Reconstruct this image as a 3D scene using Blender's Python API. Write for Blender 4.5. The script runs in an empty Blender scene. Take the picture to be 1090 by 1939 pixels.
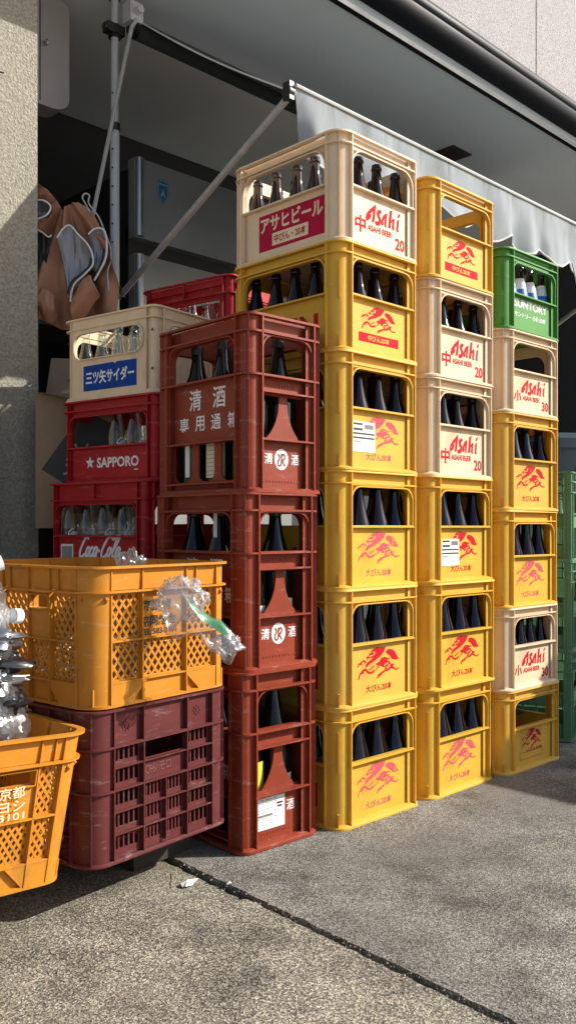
import bpy, math, random
from mathutils import Vector, Matrix, noise
from mathutils.geometry import tessellate_polygon
random.seed(7)
C = bpy.context.scene.collection
SC = bpy.context.scene
R = math.radians
PI = math.pi

# ------------------------------------------------------------------ camera, light, exposure
cam = bpy.data.cameras.new('camera'); co = bpy.data.objects.new('camera', cam); C.objects.link(co)
CAM = Vector((-1.725, -1.564, .80)); YAW = R(45.3)
co.location = CAM
fw = Vector((math.cos(YAW), math.sin(YAW), 0))
co.rotation_euler = fw.to_track_quat('-Z', 'Y').to_euler()
cam.sensor_width = 36; cam.sensor_fit = 'AUTO'
cam.lens = 1683 / 1939 * 36
cam.shift_y = 30.5 / 1939; cam.shift_x = -.0022
cam.clip_start = .05; cam.clip_end = 500
SC.camera = co

SUN = Vector((.95, -.85, .80)).normalized()
EL = math.asin(SUN.z); AZ = math.atan2(SUN.x, SUN.y)
w = bpy.data.worlds.new('World'); SC.world = w; w.use_nodes = True
nt = w.node_tree; bg = nt.nodes['Background']
sky = nt.nodes.new('ShaderNodeTexSky'); sky.sky_type = 'NISHITA'; sky.sun_disc = False
sky.sun_elevation = EL; sky.sun_rotation = AZ
sky.dust_density = 2.0
nt.links.new(sky.outputs[0], bg.inputs[0]); bg.inputs[1].default_value = .12
sl = bpy.data.lights.new('sun', 'SUN'); so = bpy.data.objects.new('sun', sl); C.objects.link(so)
sl.energy = 4.6; sl.angle = R(.5); sl.color = (1, .965, .90)
so.rotation_euler = (-SUN).to_track_quat('-Z', 'Y').to_euler(); so.location = (4, -4, 6)
SC.view_settings.view_transform = 'Standard'; SC.view_settings.look = 'None'
SC.view_settings.exposure = .58; SC.view_settings.gamma = 1; SC.view_settings.use_curve_mapping = False
SC.cycles.max_bounces = 8; SC.cycles.transparent_max_bounces = 16

# ------------------------------------------------------------------ materials
def mat(name, col, rough=.5, metal=0, spec=.5, var=0, vscale=8, bump=0, bscale=200, rnd=0, coat=0, dirt=0, trans=0):
    m = bpy.data.materials.new(name); m.use_nodes = True
    n = m.node_tree.nodes; L = m.node_tree.links; p = n['Principled BSDF']
    p.inputs['Base Color'].default_value = (*col, 1); p.inputs['Roughness'].default_value = rough
    p.inputs['Metallic'].default_value = metal; p.inputs['Specular IOR Level'].default_value = spec
    p.inputs['Coat Weight'].default_value = coat
    tc = n.new('ShaderNodeTexCoord'); src = None
    if var or rnd or dirt:
        hs = n.new('ShaderNodeHueSaturation'); hs.inputs['Color'].default_value = (*col, 1)
        val = None
        if var:
            nz = n.new('ShaderNodeTexNoise'); nz.inputs['Scale'].default_value = vscale; nz.inputs['Detail'].default_value = 6
            nz.inputs['Roughness'].default_value = .65
            L.new(tc.outputs['Object'], nz.inputs['Vector'])
            mr = n.new('ShaderNodeMapRange'); mr.inputs[1].default_value = .3; mr.inputs[2].default_value = .7
            mr.inputs[3].default_value = 1 - var; mr.inputs[4].default_value = 1 + var
            L.new(nz.outputs[0], mr.inputs[0]); val = mr.outputs[0]
        if rnd:
            oi = n.new('ShaderNodeObjectInfo'); sc_ = n.new('ShaderNodeSeparateColor'); L.new(oi.outputs['Color'], sc_.inputs[0])
            m2 = n.new('ShaderNodeMapRange'); m2.inputs[3].default_value = 0; m2.inputs[4].default_value = 1
            L.new(sc_.outputs[0], m2.inputs[0])
            if val:
                mm = n.new('ShaderNodeMath'); mm.operation = 'MULTIPLY'; L.new(val, mm.inputs[0]); L.new(m2.outputs[0], mm.inputs[1]); val = mm.outputs[0]
            else: val = m2.outputs[0]
        if val: L.new(val, hs.inputs['Value'])
        src = hs.outputs[0]
        if rnd:   # sun fading (per crate) and pale scuff streaks
            fd = n.new('ShaderNodeMix'); fd.data_type = 'RGBA'; fd.inputs[7].default_value = (*[min(1, c_ * .55 + .30) for c_ in col], 1)
            sz = n.new('ShaderNodeTexNoise'); sz.inputs['Scale'].default_value = 30; sz.inputs['Detail'].default_value = 8; sz.inputs['Roughness'].default_value = .8
            sp_ = n.new('ShaderNodeMapping'); sp_.inputs['Scale'].default_value = (.5, .5, 2.2); sp_.inputs['Rotation'].default_value = (.25, .1, 0)
            L.new(tc.outputs['Object'], sp_.inputs[0]); L.new(sp_.outputs[0], sz.inputs['Vector'])
            sr = n.new('ShaderNodeMapRange'); sr.inputs[1].default_value = .56; sr.inputs[2].default_value = .70; sr.inputs[4].default_value = .42; L.new(sz.outputs[0], sr.inputs[0])
            iv = n.new('ShaderNodeMath'); iv.operation = 'SUBTRACT'; iv.inputs[0].default_value = 1; L.new(sc_.outputs[1], iv.inputs[1])
            mxx = n.new('ShaderNodeMath'); mxx.operation = 'MAXIMUM'; L.new(iv.outputs[0], mxx.inputs[0]); L.new(sr.outputs[0], mxx.inputs[1])
            L.new(mxx.outputs[0], fd.inputs[0]); L.new(src, fd.inputs[6]); src = fd.outputs[2]
        if dirt:
            dz = n.new('ShaderNodeTexNoise'); dz.inputs['Scale'].default_value = 14; dz.inputs['Detail'].default_value = 10; dz.inputs['Roughness'].default_value = .75
            mp = n.new('ShaderNodeMapping'); mp.inputs['Scale'].default_value = (1, 1, .35)
            L.new(tc.outputs['Object'], mp.inputs[0]); L.new(mp.outputs[0], dz.inputs['Vector'])
            dr = n.new('ShaderNodeMapRange'); dr.inputs[1].default_value = .56; dr.inputs[2].default_value = .78; dr.inputs[4].default_value = dirt
            L.new(dz.outputs[0], dr.inputs[0])
            mx = n.new('ShaderNodeMix'); mx.data_type = 'RGBA'; mx.inputs[7].default_value = (.09, .07, .05, 1)
            L.new(dr.outputs[0], mx.inputs[0]); L.new(src, mx.inputs[6]); src = mx.outputs[2]
        L.new(src, p.inputs['Base Color'])
        if var:
            rr = n.new('ShaderNodeMapRange'); rr.inputs[3].default_value = max(.05, rough - .12); rr.inputs[4].default_value = min(1, rough + .15)
            L.new(nz.outputs[0], rr.inputs[0]); L.new(rr.outputs[0], p.inputs['Roughness'])
    if bump:
        bz = n.new('ShaderNodeTexNoise'); bz.inputs['Scale'].default_value = bscale; bz.inputs['Detail'].default_value = 4
        L.new(tc.outputs['Object'], bz.inputs['Vector'])
        b = n.new('ShaderNodeBump'); b.inputs['Strength'].default_value = bump; b.inputs['Distance'].default_value = .003
        L.new(bz.outputs[0], b.inputs['Height']); L.new(b.outputs[0], p.inputs['Normal'])
    if trans:
        tr = n.new('ShaderNodeBsdfTranslucent'); ms = n.new('ShaderNodeMixShader'); ms.inputs[0].default_value = trans
        if src: L.new(src, tr.inputs[0])
        else: tr.inputs[0].default_value = (*col, 1)
        L.new(p.outputs[0], ms.inputs[1]); L.new(tr.outputs[0], ms.inputs[2]); L.new(ms.outputs[0], n['Material Output'].inputs[0])
    return m

def plastic(name, col, rough=.48, trans=.12, dirt=.35, rnd=.10):
    return mat(name, col, rough, spec=.28, var=.09, vscale=9, rnd=rnd, dirt=dirt, trans=trans, bump=.12, bscale=60)

def clear(name, tint, gl=.12, diff=0, rough=.05, crease=0):
    """thin clear film / thin glass: mostly straight-through, glossy by angle"""
    m = bpy.data.materials.new(name); m.use_nodes = True
    n = m.node_tree.nodes; L = m.node_tree.links; n.remove(n['Principled BSDF'])
    t = n.new('ShaderNodeBsdfTransparent'); t.inputs[0].default_value = (*tint, 1)
    g = n.new('ShaderNodeBsdfGlossy'); g.inputs[1].default_value = rough
    d = n.new('ShaderNodeBsdfDiffuse'); d.inputs[0].default_value = (.8, .82, .84, 1)
    lw = n.new('ShaderNodeLayerWeight'); lw.inputs[0].default_value = .35
    mr = n.new('ShaderNodeMapRange'); mr.inputs[3].default_value = gl; mr.inputs[4].default_value = .55
    L.new(lw.outputs['Facing'], mr.inputs[0])
    m1 = n.new('ShaderNodeMixShader'); L.new(mr.outputs[0], m1.inputs[0]); L.new(t.outputs[0], m1.inputs[1]); L.new(g.outputs[0], m1.inputs[2])
    out = m1
    if diff:
        m2 = n.new('ShaderNodeMixShader'); m2.inputs[0].default_value = diff; L.new(m1.outputs[0], m2.inputs[1]); L.new(d.outputs[0], m2.inputs[2]); out = m2
    if crease:
        tc = n.new('ShaderNodeTexCoord'); v = n.new('ShaderNodeTexNoise'); v.inputs['Scale'].default_value = crease; v.inputs['Detail'].default_value = 5; v.inputs['Distortion'].default_value = 1.5
        L.new(tc.outputs['Object'], v.inputs['Vector'])
        b = n.new('ShaderNodeBump'); b.inputs['Strength'].default_value = .9; b.inputs['Distance'].default_value = .01
        L.new(v.outputs[0], b.inputs['Height']); L.new(b.outputs[0], g.inputs['Normal']); L.new(b.outputs[0], d.inputs['Normal']); L.new(b.outputs[0], lw.inputs['Normal'])
    L.new(out.outputs[0], n['Material Output'].inputs[0])
    return m

M = {}
M['yellow'] = plastic('yellow_plastic', (.82, .475, .05), dirt=.45, trans=.20)
M['cream'] = plastic('cream_plastic', (.80, .60, .39), dirt=.4)
M['green'] = plastic('green_plastic', (.07, .27, .035))
M['red'] = plastic('red_plastic', (.42, .012, .016), trans=.05)
M['brick'] = plastic('brick_red_plastic', (.26, .040, .016), trans=.06, dirt=.3)
M['amber'] = plastic('amber_plastic', (.62, .245, .022), dirt=.75, trans=.16)
M['maroon'] = plastic('maroon_plastic', (.105, .021, .020), trans=.03, dirt=.6)
M['sage'] = plastic('sage_green_plastic', (.11, .25, .135), dirt=.5)
M['dkgreen'] = plastic('dark_green_plastic', (.06, .16, .055), dirt=.5)
M['print_red'] = mat('red_print', (.47, .008, .02), .75, spec=.12, var=.12, vscale=60)
M['print_pink'] = mat('faded_pink_print', (.56, .085, .11), .75, spec=.12, var=.15, vscale=60)
M['print_crimson'] = mat('crimson_print', (.42, .010, .045), .75, spec=.12, var=.12, vscale=40)
M['print_white'] = mat('white_print', (.75, .74, .72), .75, spec=.12, var=.12, vscale=60)
M['print_cream'] = mat('cream_print', (.76, .58, .38), .5)
M['print_blue'] = mat('blue_print', (.012, .055, .27), .75, spec=.12, var=.08, vscale=40)
M['print_black'] = mat('black_print', (.02, .018, .016), .6)
def worn(m, th):
    n = m.node_tree.nodes; L = m.node_tree.links
    tc = n.new('ShaderNodeTexCoord'); oi = n.new('ShaderNodeObjectInfo'); ad = n.new('ShaderNodeVectorMath'); ad.operation = 'ADD'
    L.new(tc.outputs['Object'], ad.inputs[0]); L.new(oi.outputs['Location'], ad.inputs[1])
    z = n.new('ShaderNodeTexNoise'); z.inputs['Scale'].default_value = 38; z.inputs['Detail'].default_value = 9; z.inputs['Roughness'].default_value = .78; L.new(ad.outputs[0], z.inputs['Vector'])
    r = n.new('ShaderNodeMapRange'); r.inputs[1].default_value = th; r.inputs[2].default_value = th + .10; r.inputs[4].default_value = .8; L.new(z.outputs[0], r.inputs[0])
    t = n.new('ShaderNodeBsdfTransparent'); x = n.new('ShaderNodeMixShader'); L.new(r.outputs[0], x.inputs[0]); L.new(n['Principled BSDF'].outputs[0], x.inputs[1]); L.new(t.outputs[0], x.inputs[2]); L.new(x.outputs[0], n['Material Output'].inputs[0])
for k_, th_ in (('print_red', .56), ('print_pink', .52), ('print_crimson', .60), ('print_white', .58), ('print_blue', .64)): worn(M[k_], th_)
M['paper'] = mat('white_paper', (.74, .73, .70), .7, var=.06, vscale=30)
M['brown_glass'] = mat('brown_glass', (.012, .005, .003), .045, spec=.32)
M['brown_glass'].node_tree.nodes['Principled BSDF'].inputs['Specular Tint'].default_value = (.62, .80, 1, 1); M['brown_glass'].node_tree.nodes['Principled BSDF'].inputs['Specular IOR Level'].default_value = .55  # blue specular tint puts a sky reflection into the glass colour
M['amber_glass'] = mat('amber_glass', (.022, .008, .004), .05, spec=.6)
M['dark_glass'] = mat('dark_green_glass', (.006, .008, .007), .05, spec=.38)
M['clear_glass'] = clear('clear_glass', (.90, .94, .93), .04, .0)
M['film'] = clear('clear_film', (.96, .965, .97), .06, .04, .12, 9)
M['film_thick'] = clear('cloudy_film', (.92, .93, .94), .08, .14, .15, 12)
M['pet'] = clear('pet_plastic', (.88, .91, .93), .18, .10, .08, 60)
M['foil'] = mat('silver_foil', (.40, .41, .43), .30, metal=.9, bump=.5, bscale=40)
M['black_foil'] = mat('black_pouch', (.012, .012, .014), .25, bump=.5, bscale=40, coat=.5)
M['black'] = mat('black_plastic', (.012, .012, .013), .4)
M['white_metal'] = mat('white_painted_pole', (.50, .50, .53), .35, var=.08, vscale=20, dirt=.25)
M['grey_metal'] = mat('grey_painted_rod', (.36, .35, .34), .4, var=.15, vscale=30, dirt=.35)
M['steel'] = mat('brushed_steel', (.42, .42, .42), .3, metal=.85, var=.08, vscale=6)
M['dark_steel'] = mat('dark_steel_door', (.26, .275, .27), .38, metal=.25, var=.08, vscale=6)
M['near_black'] = mat('dark_cavity', (.012, .012, .013), .6)
M['soffit'] = mat('soffit_paint', (.66, .70, .715), .75, var=.05, vscale=1.5)
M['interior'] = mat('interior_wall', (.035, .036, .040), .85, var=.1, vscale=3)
M['gutter'] = mat('black_gutter', (.006, .007, .010), .45, spec=.12, var=.15, vscale=5)
M['fascia'] = mat('grey_fascia', (.33, .37, .38), .4, var=.06, vscale=4)
M['box_grey'] = mat('grey_cabinet', (.32, .30, .29), .45, var=.05, vscale=6, dirt=.2)
M['cardboard'] = mat('cardboard', (.24, .16, .09), .85, var=.1, vscale=12)
M['wood'] = mat('weathered_wood', (.14, .085, .05), .85, var=.3, vscale=25, bump=.6, bscale=60)
M['blue_grey'] = mat('blue_grey_bin', (.025, .045, .058), .5, var=.1, vscale=8)
M['piping'] = mat('white_piping', (.62, .60, .56), .7)
M['green_film'] = mat('green_printed_film', (.02, .24, .06), .3, var=.2, vscale=30, coat=.4)
M['ceiling_vent'] = mat('rusty_vent', (.05, .03, .022), .7, var=.2, vscale=20)

def tarp_mat():
    m = mat('tan_canvas', (.34, .155, .085), .7, var=.12, vscale=6, bump=.4, bscale=25)
    n = m.node_tree.nodes; L = m.node_tree.links; p = n['Principled BSDF']
    return m
M['tarp'] = tarp_mat()
M['tarp_in'] = mat('silver_lining', (.24, .24, .27), .35, metal=.35, var=.1, vscale=10, bump=.6, bscale=18)

def canvas_mat():
    m = mat('grey_awning_canvas', (.33, .36, .375), .8, trans=.25, var=.06, vscale=5)
    n = m.node_tree.nodes; L = m.node_tree.links; p = n['Principled BSDF']
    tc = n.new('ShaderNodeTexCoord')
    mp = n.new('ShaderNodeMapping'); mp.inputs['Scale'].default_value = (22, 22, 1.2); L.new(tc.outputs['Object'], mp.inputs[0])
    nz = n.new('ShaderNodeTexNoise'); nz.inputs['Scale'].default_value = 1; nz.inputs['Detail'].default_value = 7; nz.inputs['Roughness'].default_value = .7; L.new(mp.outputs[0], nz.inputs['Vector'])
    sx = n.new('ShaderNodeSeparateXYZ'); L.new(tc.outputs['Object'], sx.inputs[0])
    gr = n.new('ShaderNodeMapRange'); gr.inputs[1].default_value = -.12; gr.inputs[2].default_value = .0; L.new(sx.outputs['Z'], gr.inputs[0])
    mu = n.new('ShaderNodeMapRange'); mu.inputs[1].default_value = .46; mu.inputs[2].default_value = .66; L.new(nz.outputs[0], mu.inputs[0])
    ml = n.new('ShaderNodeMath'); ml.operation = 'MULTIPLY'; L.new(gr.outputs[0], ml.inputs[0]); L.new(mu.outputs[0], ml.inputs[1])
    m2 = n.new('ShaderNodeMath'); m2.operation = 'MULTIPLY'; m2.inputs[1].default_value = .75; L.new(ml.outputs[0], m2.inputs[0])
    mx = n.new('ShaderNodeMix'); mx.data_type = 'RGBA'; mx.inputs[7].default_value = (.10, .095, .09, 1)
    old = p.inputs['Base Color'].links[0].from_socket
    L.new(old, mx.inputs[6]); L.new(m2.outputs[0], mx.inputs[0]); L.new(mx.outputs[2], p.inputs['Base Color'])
    return m
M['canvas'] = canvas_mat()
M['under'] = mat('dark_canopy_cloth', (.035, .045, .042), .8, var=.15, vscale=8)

def ramp(n, fac, stops, L):
    r = n.new('ShaderNodeValToRGB'); e = r.color_ramp.elements
    while len(e) < len(stops): e.new(.5)
    for el, (pos, c) in zip(e, stops): el.position = pos; el.color = (*c, 1)
    L.new(fac, r.inputs[0]); return r.outputs[0]

def ground_mat(name, cols, sc, tint, patch):
    m = bpy.data.materials.new(name); m.use_nodes = True
    n = m.node_tree.nodes; L = m.node_tree.links; p = n['Principled BSDF']; p.inputs['Roughness'].default_value = .9
    p.inputs['Specular IOR Level'].default_value = .25
    tc = n.new('ShaderNodeTexCoord')
    v = n.new('ShaderNodeTexVoronoi'); v.inputs['Scale'].default_value = sc; L.new(tc.outputs['Object'], v.inputs['Vector'])
    sep = n.new('ShaderNodeSeparateColor'); L.new(v.outputs['Color'], sep.inputs[0])
    c = ramp(n, sep.outputs[0], cols, L)
    n1 = n.new('ShaderNodeTexNoise'); n1.inputs['Scale'].default_value = 260; n1.inputs['Detail'].default_value = 6; n1.inputs['Roughness'].default_value = .7; L.new(tc.outputs['Object'], n1.inputs['Vector'])
    f = n.new('ShaderNodeMapRange'); f.inputs[1].default_value = .3; f.inputs[2].default_value = .7; f.inputs[3].default_value = .55; f.inputs[4].default_value = 1.45; L.new(n1.outputs[0], f.inputs[0])
    n2 = n.new('ShaderNodeTexNoise'); n2.inputs['Scale'].default_value = 4.5; n2.inputs['Detail'].default_value = 8; n2.inputs['Roughness'].default_value = .62; L.new(tc.outputs['Object'], n2.inputs['Vector'])
    g = n.new('ShaderNodeMapRange'); g.inputs[1].default_value = .32; g.inputs[2].default_value = .68; g.inputs[3].default_value = .84 * (1 - patch); g.inputs[4].default_value = .84 * (1 + patch); L.new(n2.outputs[0], g.inputs[0])
    mm = n.new('ShaderNodeMath'); mm.operation = 'MULTIPLY'; L.new(f.outputs[0], mm.inputs[0]); L.new(g.outputs[0], mm.inputs[1])
    hs = n.new('ShaderNodeHueSaturation'); L.new(c, hs.inputs['Color']); L.new(mm.outputs[0], hs.inputs['Value'])
    mx = n.new('ShaderNodeMix'); mx.data_type = 'RGBA'; mx.inputs[7].default_value = (*tint, 1)
    n3 = n.new('ShaderNodeTexNoise'); n3.inputs['Scale'].default_value = 2.2; n3.inputs['Detail'].default_value = 5; L.new(tc.outputs['Object'], n3.inputs['Vector'])
    h = n.new('ShaderNodeMapRange'); h.inputs[1].default_value = .45; h.inputs[2].default_value = .7; h.inputs[4].default_value = .62; L.new(n3.outputs[0], h.inputs[0])
    L.new(h.outputs[0], mx.inputs[0]); L.new(hs.outputs[0], mx.inputs[6]); L.new(mx.outputs[2], p.inputs['Base Color'])
    b = n.new('ShaderNodeBump'); b.inputs['Strength'].default_value = .5; b.inputs['Distance'].default_value = .002
    ad = n.new('ShaderNodeMath'); ad.operation = 'ADD'; L.new(v.outputs['Distance'], ad.inputs[0]); L.new(n1.outputs[0], ad.inputs[1])
    L.new(ad.outputs[0], b.inputs['Height']); L.new(b.outputs[0], p.inputs['Normal'])
    return m
M['slab_left'] = ground_mat('exposed_aggregate', [(0, (.05, .045, .038)), (.3, (.14, .125, .10)), (.62, (.28, .25, .19)), (.86, (.44, .39, .29)), (1, (.60, .54, .42))], 330, (.17, .145, .105), .58)
M['slab_right'] = ground_mat('grey_concrete', [(0, (.075, .07, .062)), (.35, (.16, .15, .13)), (.7, (.28, .26, .22)), (1, (.45, .42, .35))], 330, (.12, .11, .095), .55)
M['earth'] = mat('joint_dirt', (.03, .027, .022), .95, var=.3, vscale=40, bump=.8, bscale=80)

def stucco(name, c1, c2, sc, bumpd, spk):
    m = bpy.data.materials.new(name); m.use_nodes = True
    n = m.node_tree.nodes; L = m.node_tree.links; p = n['Principled BSDF']; p.inputs['Roughness'].default_value = .92
    tc = n.new('ShaderNodeTexCoord')
    nz = n.new('ShaderNodeTexNoise'); nz.inputs['Scale'].default_value = sc; nz.inputs['Detail'].default_value = 5; nz.inputs['Roughness'].default_value = .6; L.new(tc.outputs['Object'], nz.inputs['Vector'])
    v = n.new('ShaderNodeTexVoronoi'); v.inputs['Scale'].default_value = sc * 1.3; L.new(tc.outputs['Object'], v.inputs['Vector'])
    sep = n.new('ShaderNodeSeparateColor'); L.new(v.outputs['Color'], sep.inputs[0])
    ad = n.new('ShaderNodeMath'); ad.operation = 'MULTIPLY_ADD'; ad.inputs[1].default_value = spk; L.new(sep.outputs[0], ad.inputs[0]); L.new(nz.outputs[0], ad.inputs[2])
    c = ramp(n, ad.outputs[0], [(.3, c1), (.95, c2)], L); L.new(c, p.inputs['Base Color'])
    b = n.new('ShaderNodeBump'); b.inputs['Strength'].default_value = .9; b.inputs['Distance'].default_value = bumpd
    L.new(nz.outputs[0], b.inputs['Height']); L.new(b.outputs[0], p.inputs['Normal'])
    return m
M['pillar'] = stucco('sand_stucco', (.21, .19, .145), (.42, .385, .305), 130, .012, .35)
M['upper'] = stucco('mauve_stucco', (.17, .157, .155), (.42, .385, .375), 150, .006, .6)

# ------------------------------------------------------------------ mesh building
class MB:
    def __init__(s): s.v = []; s.f = []
    def add(s, vs, fs):
        o = len(s.v); s.v += [tuple(x) for x in vs]; s.f += [tuple(i + o for i in f) for f in fs]; return s
    def box(s, x0, y0, z0, x1, y1, z1, fn=None):
        vs = [(x, y, z) for z in (z0, z1) for y in (y0, y1) for x in (x0, x1)]
        if fn: vs = [fn(*p) for p in vs]
        return s.add(vs, [(0, 2, 3, 1), (4, 5, 7, 6), (0, 1, 5, 4), (2, 6, 7, 3), (0, 4, 6, 2), (1, 3, 7, 5)])
    def prism(s, outer, holes, fn, d0, d1):
        """polygon with holes in the (a, z) plane of a face frame, between depths d0 and d1"""
        loops = [outer] + list(holes); flat = [p for l in loops for p in l]; n = len(flat)
        tris = tessellate_polygon([[Vector((p[0], p[1], 0)) for p in l] for l in loops])
        vs = [fn(a, d0, z) for a, z in flat] + [fn(a, d1, z) for a, z in flat]
        fs = [tuple(t) for t in tris] + [tuple(i + n for i in reversed(t)) for t in tris]
        o = 0
        for l in loops:
            k = len(l)
            fs += [(o + i, o + (i + 1) % k, o + (i + 1) % k + n, o + i + n) for i in range(k)]; o += k
        return s.add(vs, fs)
    def loft(s, rings, closed_ring=True, caps=False):
        k = len(rings[0]); vs = [p for r in rings for p in r]; fs = []
        for i in range(len(rings) - 1):
            for j in range(k if closed_ring else k - 1):
                a, b = i * k + j, i * k + (j + 1) % k
                fs.append((a, b, b + k, a + k))
        if caps: fs += [tuple(reversed(range(k))), tuple(range((len(rings) - 1) * k, len(rings) * k))]
        return s.add(vs, fs)
    def tube(s, pts, r, n=8, caps=True):
        pts = [Vector(p) for p in pts]; rs = r if isinstance(r, (list, tuple)) else [r] * len(pts)
        rings = []; up = None
        for i, p in enumerate(pts):
            d = (pts[min(i + 1, len(pts) - 1)] - pts[max(i - 1, 0)]).normalized()
            if up is None:
                up = Vector((0, 0, 1)) if abs(d.z) < .9 else Vector((1, 0, 0))
            a = d.cross(up).normalized(); b = a.cross(d).normalized(); up = b
            rings.append([p + (a * math.cos(t) + b * math.sin(t)) * rs[i] for t in [2 * PI * j / n for j in range(n)]])
        return s.loft(rings, True, caps)
    def lathe(s, prof, n=20, axis=None):
        rings = [[(r * math.cos(2 * PI * j / n), r * math.sin(2 * PI * j / n), z) for j in range(n)] for r, z in prof]
        return s.loft(rings, True, True)
    def xform(s, mtx):
        s.v = [tuple(mtx @ Vector(p)) for p in s.v]; return s
    def build(s, name, m, parent=None, smooth=35, loc=None):
        me = bpy.data.meshes.new(name); me.from_pydata(s.v, [], s.f); me.update()
        me.materials.append(m)
        if smooth:
            me.polygons.foreach_set('use_smooth', [True] * len(me.polygons)); me.set_sharp_from_angle(angle=R(smooth))
        o = bpy.data.objects.new(name, me); C.objects.link(o)
        if parent: o.parent = parent
        if loc: o.location = loc
        return o

def tag(o, label, cat, group=None, kind=None):
    if label: o['label'] = label
    if cat: o['category'] = cat
    if group: o['group'] = group
    if kind: o['kind'] = kind
    return o
def thing(name, label, cat, loc=(0, 0, 0), rz=0, group=None):
    o = bpy.data.objects.new(name, None); C.objects.link(o); o.empty_display_size = .05
    o.location = loc; o.rotation_euler = (0, 0, rz); return tag(o, label, cat, group)
def copy_tree(o, parent=None):
    c = o.copy(); C.objects.link(c)
    if parent: c.parent = parent
    for ch in list(o.children): copy_tree(ch, c)
    return c
def fade(o, v=None, f=None):
    v = random.uniform(.92, 1) if v is None else v; f = random.choice([0, .02, .05, .10, .02, .06]) if f is None else f
    for ch in o.children_recursive: ch.color = (v, 1 - f, 1, 1)
def place(o, loc, rz, label, group=None, tilt=None):
    fade(o, None, 0)
    o.location = loc; o.rotation_euler = (tilt[0], tilt[1], rz) if tilt else (0, 0, rz)
    o['label'] = label
    if group: o['group'] = group
    return o

# face frames of a box W x D: (a along the face seen from outside, depth inward, z)
def frames(W, D):
    return {'front': (W, lambda a, d, z: (a, d, z)), 'right': (D, lambda a, d, z: (W - d, a, z)),
            'back': (W, lambda a, d, z: (W - a, D - d, z)), 'left': (D, lambda a, d, z: (d, D - a, z))}
def rpath(W, D, r, ins, n=6):
    """rounded rectangle outline inset by ins"""
    rr = max(r - ins, .002); pts = []
    for cx, cy, a0 in ((r, r, PI), (W - r, r, 1.5 * PI), (W - r, D - r, 0), (r, D - r, .5 * PI)):
        for k in range(n + 1):
            t = a0 + (PI / 2) * k / n; pts.append((cx + rr * math.cos(t), cy + rr * math.sin(t)))
    return pts
def ring(mb, W, D, r, prof, n=6):
    """sweep a closed (inset, z) profile round the box"""
    rings = [[(x, y, z) for x, y in rpath(W, D, r, ins, n)] for ins, z in prof]
    return mb.loft(rings + [rings[0]], True)
def rrect(a0, z0, a1, z1, r, rb=None, n=5):
    rb = r if rb is None else rb; pts = []
    for cx, cz, t0, q in ((a1 - r, z1 - r, 0, r), (a0 + r, z1 - r, .5 * PI, r), (a0 + rb, z0 + rb, PI, rb), (a1 - rb, z0 + rb, 1.5 * PI, rb)):
        if q <= 0: pts.append((cx, cz)); continue
        for k in range(n + 1): t = t0 + PI / 2 * k / n; pts.append((cx + q * math.cos(t), cz + q * math.sin(t)))
    return pts
def offset_loop(loop, d):
    cx = sum(p[0] for p in loop) / len(loop); cz = sum(p[1] for p in loop) / len(loop)
    hx = max(p[0] for p in loop) - cx; hz = max(p[1] for p in loop) - cz
    return [(cx + (a - cx) * (hx + d) / hx, cz + (z - cz) * (hz + d) / hz) for a, z in loop]

# ------------------------------------------------------------------ lettering and marks (flat print on real faces)
_tc = {}
def text2d(s, bold=0.0):
    if (s, bold) in _tc: return _tc[(s, bold)]
    c = bpy.data.curves.new('lettering', 'FONT'); c.body = s; c.size = 1; c.offset = bold; c.resolution_u = 3
    o = bpy.data.objects.new('lettering', c); C.objects.link(o)
    me = bpy.data.meshes.new_from_object(o.evaluated_get(bpy.context.evaluated_depsgraph_get()))
    v = [(p.co.x, p.co.y) for p in me.vertices]; f = [tuple(p.vertices) for p in me.polygons]
    bpy.data.objects.remove(o); bpy.data.curves.remove(c); bpy.data.meshes.remove(me)
    x0 = min(p[0] for p in v); x1 = max(p[0] for p in v); y0 = min(p[1] for p in v); y1 = max(p[1] for p in v)
    v = [((x - x0) / (x1 - x0), (y - y0) / (y1 - y0)) for x, y in v]
    _tc[(s, bold)] = (v, f); return v, f
def put_text(mb, s, a, z, wid, hgt, fn, d, bold=.02, slant=0, rise=0):
    v, f = text2d(s, bold)
    return mb.add([fn(a + x * wid + slant * y * hgt, d, z + y * hgt + rise * x) for x, y in v], f)
def put_poly(mb, pts, fn, d):
    t = tessellate_polygon([[Vector((p[0], p[1], 0)) for p in pts]])
    return mb.add([fn(a, d, z) for a, z in pts], [tuple(x) for x in t])
def put_rect(mb, a0, z0, a1, z1, fn, d): return mb.add([fn(a0, d, z0), fn(a1, d, z0), fn(a1, d, z1), fn(a0, d, z1)], [(0, 1, 2, 3)])
def stroke(mb, pts, wd, fn, d, taper=False):
    """flat ribbon along a polyline in the face plane"""
    P = [Vector(p) for p in pts]; L_ = []; R_ = []
    for i, p in enumerate(P):
        t = (P[min(i + 1, len(P) - 1)] - P[max(i - 1, 0)]); t = t.normalized() if t.length else Vector((1, 0)); nrm = Vector((-t.y, t.x))
        q = wd * .5 * ((1 - .7 * abs(2 * i / (len(P) - 1) - 1)) if taper else 1)
        L_.append(p + nrm * q); R_.append(p - nrm * q)
    n = len(P); vs = [fn(p.x, d + .00002 * (i % 2), p.y) for i, p in enumerate(L_ + R_)]
    return mb.add(vs, [(i, i + 1, n + i + 1, n + i) for i in range(n - 1)])
def smooth_pts(pts, k=4):
    out = []; P = [Vector(p) for p in pts]
    for i in range(len(P) - 1):
        p0, p1, p2, p3 = P[max(i - 1, 0)], P[i], P[i + 1], P[min(i + 2, len(P) - 1)]
        for j in range(k):
            t = j / k
            out.append(.5 * ((2 * p1) + (p2 - p0) * t + (2 * p0 - 5 * p1 + 4 * p2 - p3) * t * t + (3 * p1 - p0 - 3 * p2 + p3) * t ** 3))
    return out + [P[-1]]
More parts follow.
